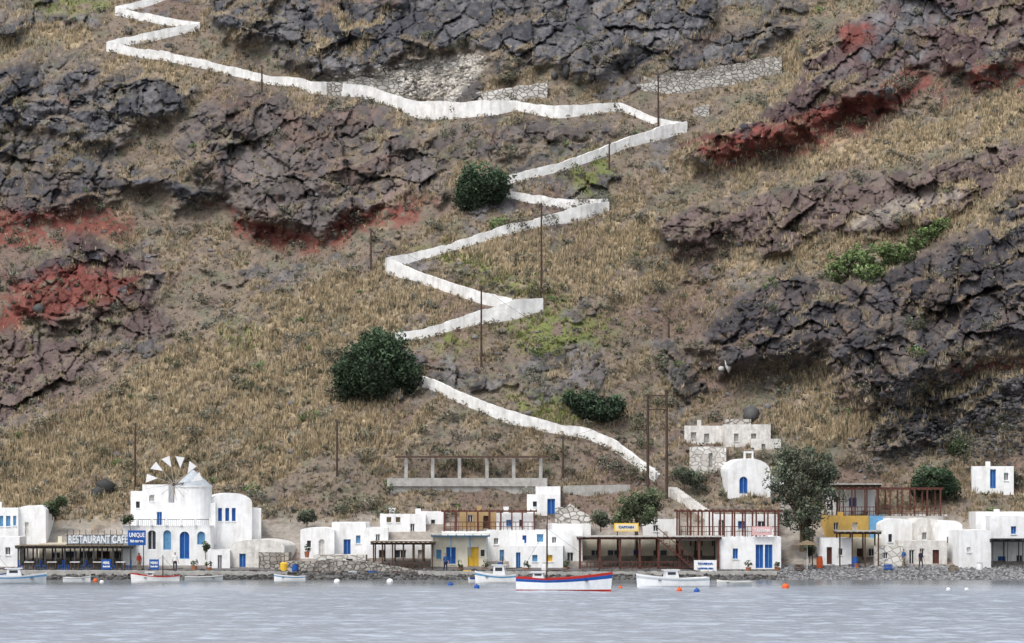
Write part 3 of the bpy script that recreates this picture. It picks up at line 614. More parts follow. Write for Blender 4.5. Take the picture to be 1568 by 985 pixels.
for i in range(45):
    x=-3.7+i*7.4/44; b.box('balusters',DGREY,x-0.012,x+0.012,0.03,0.055,0,0.5)
b.box('rail',DGREY,-3.75,3.75,0.02,0.07,0.5,0.55)
for i in range(7):
    x=-3.7+i*7.4/6; b.box('piers',WHITE,x-0.09,x+0.09,0.0,0.2,0,0.62)
b.finish()
Yq=311;b=B('windmill',(X(296,Yq),Yq,Z(806,Yq)));s=Yq/F
b.tube('tower',WHITE,(0,0,-1),(0,0,(806-746)*s),32*s,28*s,28);b.tube('tower_rim',WHITE,(0,0,(806-746)*s),(0,0,(806-744)*s),29.5*s,29.5*s,28)
b.tube('conical_roof',mat('slate_grey_roof',(0.46,0.50,0.54),0.9,0.2,4),(0,0,(806-744)*s),(0,0,(806-720)*s),28.5*s,1.5*s,24)
hub=(-26*s,-2.2,(806-742)*s)
b.tube('windshaft',BROWN,(0,0,(806-738)*s),hub,0.09,0.07);b.tube('hub',BROWN,(hub[0],hub[1]-0.15,hub[2]),(hub[0],hub[1]+0.15,hub[2]),0.14)
ns=12
for i in range(ns):
    t=2*math.pi*i/ns+0.15;Rr=44*s;dx,dz=math.cos(t),math.sin(t)
    if dz<-0.3: Rr*=0.55
    e=(hub[0]+dx*Rr,hub[1],hub[2]+dz*Rr);b.tube('sail_spars',GREY,hub,e,0.026,0.018,5)
    if -0.1<t<3.3:
        Rr=44*s;px,pz=-dz,dx;f1=0.60
        a_=(hub[0]+dx*Rr,hub[1]-0.03,hub[2]+dz*Rr);c_=(hub[0]+dx*Rr*f1,hub[1]-0.03,hub[2]+dz*Rr*f1);d_=(hub[0]+dx*Rr*0.93+px*Rr*0.30,hub[1]-0.08,hub[2]+dz*Rr*0.93+pz*Rr*0.30)
        b.add('sails',CLOTH,[a_,c_,d_],[(0,1,2)])
b.finish()
fin(house('stone_shed',318,352,842,876,305,4,[('d',333,340,850,872,GLASS)],m=WHITE))
fin(house('vaulted_boat_house',352,436,838,876,305.5,6,[('d',366,376,848,874,bl_),('w',398,406,850,860,GLASS)],'vaulty',m=WHITE2,rise=12,yaw=-6))
fin(house('stone_shed',396,442,846,880,304.3,3,[],m=STONE))
b=B('yellow_tank',(X(436,303.6),303.6,Z(874,303.6)));b.tube('tank',YPAINT,(0,0,-0.2),(0,0,0.6),0.40,0.42,16);b.tube('lid',YPAINT,(0,0,0.6),(0,0,0.7),0.43,0.28,16);b.finish()
fin(house('white_house',460,512,812,856,309,5,[('w',470,476,828,838,GLASS),('a',488,497,826,850,WHITE2)],'vaulty',rise=4))
fin(house('white_house',508,560,800,856,310,5,[('d',526,537,826,852,bl_),('w',545,552,820,832,LBLUE)]))
fin(house('white_house',558,594,808,856,309.6,5,[('w',575,582,818,830,GLASS),('w',562,568,834,846,LBLUE)]))
fin(house('stone_cottage',480,560,850,878,304.5,4,[('w',500,508,856,866,WHITE2),('d',530,540,856,876,BROWN)],m=WSTONE))
fin(house('white_house',582,652,787,832,315,5,[('w',592,599,792,800,THATCH),('w',606,613,792,800,THATCH),('d',628,635,802,826,GLASS)],chim=[(600,0.5,0.4)]))
fin(house('white_house',640,682,783,832,316.5,5,[('w',660,666,796,806,GLASS)]))
fin(pergola('dark_timber_pergola',572,662,832,876,304,4,7,BROWN,THATCH,862,0.06,14))
fin(house('white_house',560,664,828,872,309.2,3.5,[('d',580,590,842,870,GLASS),('w',604,622,842,856,GLASS),('d',640,650,842,870,WHITE2)],yaw=0.01))
fin(house('cream_house',660,745,822,876,306,5,[('w',683,698,838,864,bl_),('d',716,733,838,875,YPAINT),('w',668,676,842,856,LBLUE),('w',736,742,842,852,GLASS)],m=CREAM,yaw=0.01))
fin(pergola('balcony_awning',664,746,820,838,305.2,0.8,4,LBLUE,mat('faded_awning',(0.5,0.53,0.5),0.9,0.15,3),None,0.03,8))
fin(pergola('rooftop_pergola',680,818,782,814,311,4,9,RBROWN,None,799,0.05,18,floor=(WHITE,8)))
fin(house('tan_house',704,760,782,816,315.6,3,[('w',716,724,788,800,GLASS),('d',740,748,790,814,BROWN)],m=TAN))
fin(house('white_house',760,818,786,822,315.4,3,[('w',775,783,796,806,bl_),('w',795,801,796,806,GLASS)]))
fin(house('white_tower_house',807,858,757,800,318,5,[('d',838,850,764,792,bl_),('w',816,822,768,776,GLASS)],yaw=0.01))
fin(house('white_tower_house',820,858,745,762,319,3,[]))
fin(house('white_house',745,892,812,872,308,5,[('w',756,763,824,834,GLASS),('w',765,772,842,864,LBLUE),('w',800,806,820,832,bl_),('w',822,832,818,830,LBLUE),('w',845,852,822,832,GLASS),('d',868,878,846,872,GLASS)],yaw=0.01))
fin(house('white_house',780,862,836,876,305.4,3,[('d',790,797,846,874,bl_),('w',815,823,850,860,LBLUE),('w',838,846,850,860,YPAINT)],yaw=-2))
fin(house('white_house',846,905,802,836,312,4,[('w',870,878,812,822,GLASS)],yaw=6))
twall('rubble_bank_wall',[(850,812,34),(870,806,32),(905,812,18)],PSTONE,1.2,0.5,fixY=314)
b=B('yellow_sign',(X(959,308),308,Z(814,308)));b.box('sign_board',YPAINT,-1.05,1.05,0,0.06,0,0.72);b.box('sign_face',mat('cream_sign',(0.7,0.62,0.4),0.8,0.1,3),-0.95,0.95,-0.01,-0.003,0.08,0.64);b.box('sign_posts',DGREY,-0.8,-0.72,0.07,0.13,-1.6,0.6);b.box('sign_posts',DGREY,0.72,0.8,0.07,0.13,-1.6,0.6);b.text('lettering',BLUE,'CAPTAIN',0,-0.03,0.36,1.3,0.2);b.finish()
fin(pergola('taverna_pergola',888,1100,824,876,304.3,5,8,RBROWN,mat('canvas_awning',(0.50,0.48,0.45),0.9,0.15,3),860,0.09,20))
fin(house('taverna_building',890,1100,826,876,310,4,[('d',905,918,842,872,GLASS),('w',930,950,842,862,GLASS),('d',970,982,842,872,bl_),('w',1000,1022,842,862,GLASS),('d',1035,1046,842,872,BROWN),('w',1062,1076,842,860,GLASS)],m=CREAM,yaw=0.01))
b=B('taverna_low_wall',(X(992,303.2),303.2,Z(886,303.2)));b.box('wall',WHITE,-5.9,5.9,0,0.3,-0.5,0.62);b.finish()
fin(house('white_house',985,1040,795,826,314,4,[('w',1000,1008,804,814,GLASS)]))
fin(pergola('rooftop_pergola',1040,1192,782,822,307.5,4,10,RBROWN,None,806,0.07,18,floor=(WHITE,6)))
fin(house('white_house',1100,1196,822,874,304.4,5,[('d',1157,1169,834,870,bl_),('d',1171,1183,834,870,bl_),('w',1122,1130,840,856,bl_)],yaw=0.01))
fin(house('upper_white_house',1080,1190,788,824,313.5,3,[('d',1100,1110,796,820,GLASS),('w',1130,1142,798,810,bl_),('w',1160,1172,798,810,GLASS)]))
b=B('pink_sign',(X(1167,304),304,Z(820,304)));b.box('sign_board',PINK,-0.85,0.85,0,0.06,0.02,0.75);b.text('lettering',WHITE,'TAVERNA',0,-0.03,0.4,1.4,0.3);b.finish()
b=B('taverna_sign',(X(1080,302.6),302.6,Z(878,302.6)));b.box('sign_board',WHITE,-0.95,0.95,0,0.06,0.1,1.1);b.box('sign_legs',DGREY,-0.8,-0.72,0.07,0.12,-0.6,1);b.box('sign_legs',DGREY,0.72,0.8,0.07,0.12,-0.6,1);b.text('lettering',BLUE,'TAVERNA',0,-0.03,0.8,1.3,0.16);b.text('lettering_small',BLUE,'LOBSTER FISH',0,-0.03,0.4,1.3,0.13);b.finish()
b=B('outdoor_staircase',(X(1036,304),303.9,Z(874,304)))
for i in range(12): b.box('treads',RBROWN,-1.6+i*0.26,-1.3+i*0.26,0,0.9,2.7-i*0.22,2.75-i*0.22)
b.tube('stringer',RBROWN,(-1.6,-0.03,2.7),(1.5,-0.03,0.1),0.06);b.tube('handrail',RBROWN,(-1.6,-0.03,3.6),(1.5,-0.03,1.0),0.035)
for i in range(7): b.tube('rail_posts',RBROWN,(-1.6+i*0.51,-0.03,2.7-i*0.43),(-1.6+i*0.51,-0.03,3.6-i*0.43),0.022)
b.finish()
b=house('chapel',1114,1180,722,784,321,7,[('a',1132,1145,730,756,bl_)],'vaulty',rise=20,below=2,yaw=6)
s=321/F;b.box('bell_gable',WHITE,-0.42,-0.28,0.1,0.5,(784-703)*s,(784-694)*s);b.box('bell_gable',WHITE,0.28,0.42,0.1,0.5,(784-703)*s,(784-694)*s);b.box('bell_gable',WHITE,-0.42,0.42,0.1,0.5,(784-694)*s,(784-691)*s)
b.finish()
fin(house('chapel_annex',1176,1200,728,786,322,5,[]))
fin(house('ruined_house',1048,1124,652,702,329,4,[('w',1058,1066,662,672,GREY),('w',1078,1086,664,678,GREY)],m=WHITE2,yaw=-4))
fin(house('ruined_house',1108,1180,650,712,328,5,[('w',1124,1131,664,676,GREY),('w',1150,1158,664,680,GREY)],m=WHITE2))
fin(house('ruined_house',1150,1196,672,722,327,4,[('w',1166,1172,680,690,GREY)],m=WHITE2))
fin(house('ruined_house',1112,1150,642,656,330,3,[],m=PSTONE))
fin(house('ruined_house',1056,1112,684,722,325,3,[('d',1085,1091,694,716,GREY)],m=WSTONE))
fin(house('terrace_house',1268,1340,748,800,318,4,[('d',1280,1288,760,790,GLASS),('w',1300,1312,762,776,bl_)]))
fin(pergola('rooftop_pergola',1285,1440,748,790,315,4,9,RBROWN,None,776,0.07,20,floor=(GREY,8)))
fin(pergola('flat_roof_canopy',1274,1345,744,790,315.5,4,5,BROWN,GREY,None,0.05,10,roof_th=0.12))
fin(house('ochre_house',1266,1338,790,826,313,4,[('w',1276,1284,800,812,GLASS),('w',1305,1313,800,812,WHITE2)],m=YELLOW))
fin(house('blue_shed',1332,1352,790,818,312,4,[],m=LBLUE))
fin(house('long_terrace_house',1338,1450,788,822,318,3,[('w',1370,1378,794,806,GLASS),('w',1410,1418,794,806,bl_)]))
fin(house('white_house',1258,1304,824,868,306.5,5,[('d',1266,1274,838,864,RBROWN),('w',1284,1290,840,850,GLASS)]))
fin(pergola('small_porch',1286,1345,816,866,305.6,3,4,BROWN,GREY,None,0.06,8,roof_th=0.1))
fin(house('cream_cottage',1298,1350,824,868,309.5,3,[('d',1312,1321,840,866,BROWN),('w',1330,1340,840,852,GLASS)],m=CREAM))
fin(house('vaulted_house',1346,1402,804,862,311,6,[('w',1360,1366,818,830,GLASS)],'vaulty',rise=10,yaw=8))
fin(house('vaulted_house',1400,1438,802,862,310.2,6,[('w',1412,1419,815,827,GLASS)],'vaulty',rise=9,m=WHITE2,yaw=5))
fin(house('vaulted_house',1436,1474,806,862,309.2,6,[('w',1450,1456,822,832,GLASS)],'vaulty',rise=9,m=WHITE,yaw=8))
fin(house('stone_cottage',1338,1382,836,872,306,4,[('w',1352,1359,846,856,GLASS)],m=WSTONE,yaw=-6))
fin(house('white_house',1376,1450,828,870,307,3,[('d',1392,1400,842,868,GLASS),('w',1408,1415,840,850,GLASS),('d',1428,1438,842,868,RBROWN)],m=WHITE2))
fin(house('white_house',1468,1518,812,876,305,6,[('w',1480,1486,838,846,WHITE2)],yaw=5))
fin(house('white_house',1516,1590,790,876,308,6,[('d',1528,1540,852,876,bl_),('w',1548,1556,806,818,bl_),('d',1556,1566,850,876,GLASS)],yaw=-3))
fin(house('white_house',1494,1600,784,812,313,4,[('w',1512,1520,792,802,GLASS)]))
fin(pergola('black_awning',1520,1590,828,876,305,3,4,DGREY,mat('black_canvas',(0.03,0.03,0.035),0.9,0.1,3),None,0.04,6))
fin(house('hillside_white_house',1488,1552,714,776,322,6,[('d',1516,1525,718,748,bl_),('w',1537,1544,724,736,GLASS)],yaw=-5))
fin(house('hillside_white_house',1460,1500,702,750,327,5,[('w',1470,1476,714,724,GREY)]))
fin(house('white_house',1386,1420,722,750,325,4,[]))
Yq=Yt(720,738)-1;b=pergola('concrete_column_pergola',622,828,700,732,Yq,4.5,6,GREY,None,None,0.15,30,roof_th=0.05,over=0.7);s=Yq/F
b.box('terrace_slab',GREY,-7.7,6.6,-0.6,7,-0.75,-0.01);b.box('base_wall',GREY,-7.4,6.4,-0.4,6,-2.2,-0.77)
for x in(-5.9,-3.5,-1.1,1.3,3.7,5.8): b.box('roof_joists',BROWN,x-0.1,x+0.1,-0.5,5,1.9,2.0)
b.box('roof_edge',BROWN,-7.0,6.7,-0.55,-0.45,1.78,1.96)
b.finish()
# ---------------------------------------------------------------- utility poles
def pole(u,vt,vb,Y=None,arm=False,r=0.105):
    Y=Y or Yt(u,vb)-0.2;h=(vb-vt)*Y/F;b=B('utility_pole',(X(u,Y),Y,Z(vb,Y)));b.tube('post',WOODP,(0,0,-0.5),(0,0,h),r,r*0.7,8)
    if arm: b.box('crossarm',WOODP,-0.7,0.7,-0.12,-0.06,h-0.5,h-0.4)
    b.tube('insulator',DGREY,(-0.15,0,h-0.2),(-0.15,0,h),0.05,0.04);b.tube('insulator',DGREY,(0.15,0,h-0.35),(0.15,0,h-0.15),0.05,0.04);b.finish()
for q in [(737,437,556),(829,312,458),(568,350,418),(1275,556,626),(1008,112,192),(933,216,260),(516,642,742),(207,648,742),(862,668,742),(401,100,140),(1024,486,520),(1385,80,120)]: pole(*q)
pole(992,604,745,321,False,0.14);pole(1021,597,756,320.5,False,0.14);pole(838,790,870,304,False,0.06);pole(1244,790,858,304.5,False,0.05)
Yq=320.7;b=B('pole_crossbar',(X(1006,Yq),Yq,Z(606,Yq)));b.box('bar',WOODP,-1.1,1.1,-0.2,-0.1,-0.05,0.06);b.box('bar_lower',WOODP,-1.0,1.0,-0.2,-0.1,-1.3,-1.2);b.finish()
cu=bpy.data.curves.new('overhead_wires','CURVE');cu.dimensions='3D';cu.bevel_depth=0.012;cu.materials.append(DGREY)
def ww(u,v,vb):
    Y=Yt(u,vb)-0.2; return (X(u,Y),Y,Z(v,Y))
pA=(X(1021,320.5),320.5,Z(600,320.5))
segs=[(pA,ww(737,440,556)),(ww(737,440,556),ww(829,315,458)),(ww(829,315,458),ww(933,218,260)),(ww(933,218,260),ww(1008,114,192)),(ww(737,440,556),ww(568,352,418)),(pA,ww(862,670,742)),(ww(862,670,742),ww(516,645,742)),(ww(516,645,742),ww(207,650,742)),(pA,ww(1275,558,626))]
for a,b_ in segs:
    sp=cu.splines.new('POLY');sp.points.add(12)
    for i in range(13):
        t=i/12;sp.points[i].co=(a[0]*(1-t)+b_[0]*t,a[1]*(1-t)+b_[1]*t,a[2]*(1-t)+b_[2]*t-0.6*4*t*(1-t),1)
COL.objects.link(bpy.data.objects.new('overhead_wires',cu))
# ---------------------------------------------------------------- village trees
tree('eucalyptus_tree',1228,838,308.5,[(4,712,42,32),(-22,745,32,36),(27,760,32,38),(0,790,34,28),(42,720,20,22),(-32,710,18,16),(10,815,18,14)],OL,0.12,15000,0.22,0.5,6,lump=0.6)
tree('tamarisk_tree',975,815,310,[(-5,775,26,24),(22,765,22,20),(12,790,26,18),(-22,795,18,14)],(0.10,0.125,0.07),0.12,6500,0.14,0.45,4,lump=0.5)
tree('fig_tree',1428,765,320,[(0,735,32,22),(-18,745,18,16),(20,745,22,18)],G1,0.15,6500,0.12,0.5,3,lump=0.4)
tree('tamarisk_bush',920,808,312,[(0,795,16,14)],OL,0.11,1500,0.06,0.4,2)
tree('garden_bush',1048,745,322,[(0,728,18,16),(20,735,14,12)],OL,0.12,2200,0.06,0.4,2)
tree('garden_bush',1240,855,305,[(0,838,10,14)],G2,0.1,900,0.05,0.3,2)
tree('garden_bush',315,850,305.8,[(0,838,6,10)],G2,0.1,500,0.04,0.25,2)
tree('garden_bush',470,800,315,[(0,790,16,10)],OL,0.12,1500,0.05,0.35,2)
tree('garden_bush',80,790,314,[(0,778,16,12),(14,768,10,10)],G2,0.12,1500,0.05,0.35,2)
tree('garden_bush',1467,700,Yt(1467,700),[(0,686,15,14)],G2,0.12,2000,0.05,0.35,2)
tree('garden_bush',200,805,306,[(-8,797,6,8),(0,793,5,7)],G2,0.1,500,0.03,0.25,2)
# ---------------------------------------------------------------- boats
def boat(name,uc,L,vw,beam,fb,bow=1,cols=(BOATW,BOATW,BLUE),sheer=0.5,yaw=0,cabin=None,mast=None,stern=0.75,boot=None):
    Y=CH*F/(vw-VH); b=B(name,(X(uc,Y),Y,0.0),yaw); n=18; rings=[]
    for i in range(n+1):
        t=i/n; x=(-L/2+L*t)
        w=beam/2*(1-max(0,(t-0.35)/0.65)**2.3)*(stern+(1-stern)*min(1,t/0.35))
        zt=fb*(1+sheer*max(0,(t-0.3)/0.7)**1.8+0.25*sheer*max(0,(0.3-t)/0.3)); over=0.10*L*max(0,t-0.75)*0.6
        w=max(w,0.02)
        pr=[(0,-0.35*(1-t**4)),(w*0.7,-0.12),(w*0.88,0.12),(w*0.95,zt*0.66),(w*1.0,zt*0.86),(w*1.03,zt)]
        rings.append([(x*bow+over*bow*max(0,p[1]),p[0],p[1]) for p in pr])
    bands=[('hull_bottom',boot or cols[2]),('boot_stripe',boot or cols[1]),('hull',cols[1]),('strake',cols[2]),('gunwale',cols[0])]
    for side in(1,-1):
        for j,(pn,mm) in enumerate(bands):
            vs=[];fs=[]
            for r_ in rings: vs+=[(r_[j][0],side*r_[j][1],r_[j][2]),(r_[j+1][0],side*r_[j+1][1],r_[j+1][2])]
            for i in range(n): fs.append((2*i,2*i+2,2*i+3,2*i+1))
            b.add(pn,mm,vs,fs)
    vs=[];fs=[]
    for r_ in rings: vs+=[(r_[5][0],r_[5][1]*0.9,r_[5][2]*0.72),(r_[5][0],-r_[5][1]*0.9,r_[5][2]*0.72)]
    for i in range(n): fs.append((2*i,2*i+1,2*i+3,2*i+2))
    b.add('deck',cols[1],vs,fs)
    r0=rings[0]; b.add('transom',cols[1],[(r0[j][0],r0[j][1],r0[j][2]) for j in range(6)]+[(r0[j][0],-r0[j][1],r0[j][2]) for j in range(5,0,-1)],[tuple(range(11))])
    for k in(-0.2,0.05,0.25): b.box('thwarts',BROWN,k*L-0.12,k*L+0.12,-beam*0.42,beam*0.42,fb*0.78,fb*0.84)
    if cabin:
        cx,cl,chh,mm=cabin; cx*=bow
        b.prism('cabin',mm,[(cx-cl/2,fb*0.6),(cx+cl/2,fb*0.6),(cx+cl/2-0.2,fb+chh),(cx-cl/2+0.1,fb+chh)],'y',-beam*0.3,beam*0.3)
        b.box('cabin_windows',GLASS,cx-cl*0.3,cx+cl*0.22,-beam*0.3-0.012,-beam*0.3-0.002,fb+chh*0.45,fb+chh*0.8)
        b.box('cabin_roof',BOATW,cx-cl/2-0.1,cx+cl/2,-beam*0.34,beam*0.34,fb+chh+0.002,fb+chh+0.06)
    if mast:
        mx,mh=mast; b.tube('mast',WOODP,(mx,0,fb*0.5),(mx,0,mh),0.06,0.035);
        b.tube('stay',DGREY,(mx,0,mh*0.95),(L*0.48*bow,0,fb*1.3),0.01);b.tube('stay',DGREY,(mx,0,mh*0.95),(-L*0.48*bow,0,fb*1.1),0.01);b.tube('boom',WOODP,(mx,0,fb+0.5),(mx+1.6,0,fb+0.65),0.035)
    b.finish()
boat('fishing_caique',863,7.0,905,2.4,0.95,1,(RED,BOATW,BLUE),0.5,-4,(-0.26*7.0,1.0,0.42,BOATW),(-1.25,4.9),0.55,RED)
boat('motorboat',1030,5.5,899,2.0,0.68,-1,(BOATW,BOATW,BOATG),0.55,5,(0.1,1.2,0.6,BOATW),None,0.9)
boat('fishing_boat',760,3.4,893,1.5,0.62,-1,(BOATW,BOATW,LBLUE),0.6,-8,(-0.3,1.1,0.8,BOATW),(0.5,2.2),0.7)
boat('fishing_boat',238,3.9,892,1.5,0.5,-1,(RED,BOATW,BOATW),0.6,3,(0.4,0.7,0.3,BOATW),(0.6,2.2),0.7)
boat('fishing_boat',28,4.4,894,1.6,0.6,1,(BOATW,BOATG,LBLUE),0.5,4,(-0.3,1.3,0.6,BOATW),None,0.7)
boat('fishing_boat',-12,3.6,891,1.5,0.55,1,(BLUE,BOATW,BOATW),0.5,-6,None,(0.3,2.4),0.7)
boat('rowing_boat',312,3.1,890,1.2,0.36,1,(BOATW,BOATG,GREY),0.4,3)
boat('rowing_boat',444,2.6,890,1.1,0.4,-1,(BOATW,BOATW,LBLUE),0.5,-3)
boat('rowing_boat',735,1.8,892,1.0,0.36,1,(BLUE,BOATW,BLUE),0.5,12)
boat('dinghy',1124,2.7,897,1.2,0.34,-1,(BOATW,BOATG,CREAM),0.4,6)
boat('rowing_boat',118,2.2,891,1.0,0.34,1,(BOATW,BOATW,BOATG),0.5,-5)
def buoy(u,v,r,m):
    Y=CH*F/(v-VH);b=B('mooring_buoy',(X(u,Y),Y,0.0));vs=[];fs=[];n=12;k=8
    for j in range(k+1):
        ph=-math.pi/2+math.pi*j/k
        for i in range(n): vs.append((r*math.cos(ph)*math.cos(2*math.pi*i/n),r*math.cos(ph)*math.sin(2*math.pi*i/n),r*0.35+r*math.sin(ph)))
    for j in range(k):
        for i in range(n): fs.append((j*n+i,j*n+(i+1)%n,(j+1)*n+(i+1)%n,(j+1)*n+i))
    b.add('float',m,vs,fs);b.tube('eye',DGREY,(0,0,r*1.3),(0,0,r*1.6),0.04);b.finish()
for q in [(1203,901,0.28,ORANGE),(1040,905,0.2,ORANGE),(516,893,0.26,BOATW),(597,893,0.28,BOATW),(690,897,0.2,BLUE),(730,901,0.22,BLUE),(146,891,0.2,ORANGE),(156,893,0.18,BOATW),(1067,907,0.22,BLUE),(1480,904,0.15,BOATW),(950,901,0.15,ORANGE),(1452,904,0.16,BOATW)]: buoy(*q)
# ---------------------------------------------------------------- people
def person(name,u,vf,Y,h,shirt,trous,yaw=0,walk=0.25,arm=0.25):
    S=h/1.75
    me=bpy.data.meshes.new(name);J={};vs=[];ed=[];rad=[]
    def v(n,p,r,par=None):
        J[n]=len(vs);vs.append([q*S for q in p]);rad.append(r*S)
        if par: ed.append((J[par],J[n]))
    v('pel',(0,0,0.95),0.14);v('wai',(0,0,1.12),0.125,'pel');v('che',(0,0,1.32),0.16,'wai');v('nk0',(0,0,1.47),0.075,'che');v('nk',(0,-0.01,1.53),0.055,'nk0');v('hd',(0,-0.02,1.60),0.085,'nk');v('hd2',(0,-0.015,1.69),0.088,'hd');v('top',(0,-0.0,1.75),0.05,'hd2')
    v('nose',(0,-0.11,1.63),0.018,'hd')
    for s,nm in((1,'L'),(-1,'R')):
        v('sh'+nm,(0.18*s,0,1.42),0.065,'che');v('el'+nm,(0.25*s,0.05*s*walk*4,1.14),0.045,'sh'+nm);v('wr'+nm,(0.26*s,-0.10-arm*0.3*s,0.92),0.028,'el'+nm);v('pa'+nm,(0.26*s,-0.12-arm*0.3*s,0.84),0.034,'wr'+nm)
        for i,(dy,l) in enumerate(((-0.03,0.085),(-0.01,0.095),(0.01,0.09),(0.03,0.07))):
            v('f%s%d'%(nm,i),(0.265*s,-0.12-arm*0.3*s+dy,0.79),0.010,'pa'+nm);v('g%s%d'%(nm,i),(0.255*s,-0.13-arm*0.3*s+dy,0.79-l*0.7),0.008,'f%s%d'%(nm,i))
        v('th'+nm,(0.235*s,-0.165-arm*0.3*s,0.82),0.010,'pa'+nm)
        v('hi'+nm,(0.10*s,0,0.88),0.10,'pel');v('kn'+nm,(0.11*s,-walk*0.5*s-0.02,0.49),0.065,'hi'+nm);v('an'+nm,(0.11*s,-walk*0.8*s+0.04,0.08),0.042,'kn'+nm);v('to'+nm,(0.12*s,-walk*0.8*s-0.13,0.03),0.035,'an'+nm)
    me.from_pydata(vs,ed,[]);ob=bpy.data.objects.new(name,me);COL.objects.link(ob)
    ob.modifiers.new('skin','SKIN');sv=me.skin_vertices[0].data if me.skin_vertices else None
    if sv is None:
        bm_=bmesh.new();bm_.from_mesh(me);bm_.verts.layers.skin.verify();bm_.to_mesh(me);bm_.free();sv=me.skin_vertices[0].data
    for i,r_ in enumerate(rad): sv[i].radius=(r_,r_)
    sv[0].use_root=True
    ob.modifiers.new('sub','SUBSURF').levels=2
    dg=bpy.context.evaluated_depsgraph_get();m2=bpy.data.meshes.new_from_object(ob.evaluated_get(dg));m2.name=name
    ob.modifiers.clear();ob.data=m2
    SK=mat('skin',(0.45,0.26,0.18),0.6,0.1,5);HR=mat('dark_hair',(0.03,0.022,0.018),0.7,0.2,9);m2.materials.clear()
    for q in(shirt,trous,SK,HR,DGREY): m2.materials.append(q)
    for p_ in m2.polygons:
        cx,cy,cz=[q/S for q in p_.center];mi=0
        if cz<0.09: mi=4
        elif cz<0.98 and abs(cx)<0.215: mi=1
        elif abs(cx)>0.2 and cz<1.12: mi=2
        elif cz>1.50: mi=3 if (cz>1.69 or (cy>0.0 and cz>1.56)) else 2
        p_.material_index=mi;p_.use_smooth=True
    ob.location=(X(u,Y),Y,Z(vf,Y));ob.rotation_euler=(0,0,math.radians(yaw))
NAVY=mat('navy_cloth',(0.03,0.035,0.06),0.9,0.2,9);KHAKI=mat('khaki_cloth',(0.2,0.16,0.1),0.9,0.2,9);REDC=mat('red_cloth',(0.35,0.04,0.03),0.9,0.2,9);BLUEC=mat('blue_cloth',(0.05,0.12,0.3),0.9,0.2,9)
def grd(u,v): return float(P(np.array([u]),np.array([v]))[0,1])
person('person_standing',1410,872,grd(1410,872),1.62,NAVY,DGREY,30,0.15)
person('person_walking',1384,870,grd(1384,870),1.6,BLUEC,KHAKI,-60,0.35)
person('person_standing',268,876,grd(268,876),1.65,WHITE,NAVY,20,0.05)
person('person_standing',213,876,grd(213,876),1.62,REDC,KHAKI,-140,0.05)
person('person_standing',682,877,grd(682,877),1.62,BLUEC,NAVY,40,0.1)
# ---------------------------------------------------------------- quay furniture
def table(u,v,Y,m=WHITE,name='cafe_table'):
    b=B(name,(X(u,Y),Y,Z(v,Y)));b.box('top',m,-0.4,0.4,-0.4,0.4,0.70,0.75)
    for sx in(-1,1):
        for sy in(-1,1): b.box('legs',BROWN,sx*0.33-0.03,sx*0.33+0.03,sy*0.33-0.03,sy*0.33+0.03,0,0.699)
    b.finish()
    for sx in(-1,1):
        c_=B('cafe_chair',(X(u,Y)+sx*0.7,Y,Z(v,Y)),0);mm=BLUE if m is WHITE else BROWN
        c_.box('seat',mm,-0.2,0.2,-0.2,0.2,0.42,0.46);c_.box('backrest',mm,sx*0.2-0.02,sx*0.2+0.02,-0.2,0.2,0.5,0.9)
        for ax in(-1,1):
            for ay in(-1,1): c_.box('legs',mm,ax*0.17-0.02,ax*0.17+0.02,ay*0.17-0.02,ay*0.17+0.02,0,0.419)
        c_.finish()
for i,u_ in enumerate([45,80,115,150,185]): table(u_,874,303.6+0.4*(i%2))
for i,u_ in enumerate([905,940,980,1015]): table(u_,874,305.5+0.5*(i%2),BROWN)
for i,u_ in enumerate([590,625]): table(u_,876,305.2,BROWN)
def pot(u,v,Y,s=1.0):
    b=B('potted_plant',(X(u,Y),Y,Z(v,Y)));b.tube('pot',TERRA,(0,0,-0.1),(0,0,0.35*s),0.16*s,0.22*s,12);b.tube('rim',TERRA,(0,0,0.35*s),(0,0,0.4*s),0.25*s,0.25*s,12);r_=b.finish()
    pts,br=crown_pts(0,0,0.65*s,0.28*s,0.28*s,0.3*s,8,160,0.15*s);V4,F4,C4=leaf_quads(pts,0.07,np.clip(br,0.4,1.8)[:,None]*np.array([G2]));ob=mesh_np('foliage',V4,F4,LM,C4);ob.parent=r_
for q in [(298,874,304),(320,876,303.8),(704,877,304.6),(742,877,304.8),(806,877,304.4),(1146,876,303.6),(1190,876,303.6),(1312,870,305),(560,880,303.6),(868,876,304.8),(470,852,306)]: pot(*q)
def barrel(u,v,Y,m):
    b=B('plastic_barrel',(X(u,Y),Y,Z(v,Y)));b.tube('lower',m,(0,0,-0.1),(0,0,0.42),0.24,0.28,14);b.tube('upper',m,(0,0,0.42),(0,0,0.84),0.28,0.24,14);b.tube('lid',DGREY,(0,0,0.84),(0,0,0.88),0.22,0.22,14);b.finish()
for q in [(452,880,302.4,BLUE),(766,877,303.8,BLUE),(834,878,303.8,BOATW),(1310,868,305.2,BLUE),(1255,868,304.5,ORANGE),(1500,878,303.6,BOATW)]: barrel(*q)
def crate(u,v,Y,m,w_=0.7,h_=0.45):
    b=B('fish_crate',(X(u,Y),Y,Z(v,Y)))
    for z in np.arange(0,h_,0.15):
        for y in(-0.25,0.22): b.box('slats',m,-w_/2,w_/2,y,y+0.03,z,z+0.11)
        for x in(-w_/2,w_/2-0.03): b.box('slats',m,x,x+0.03,-0.219,0.219,z,z+0.11)
    b.box('base',m,-w_/2+0.04,w_/2-0.04,-0.21,0.21,0.0,0.02);b.finish()
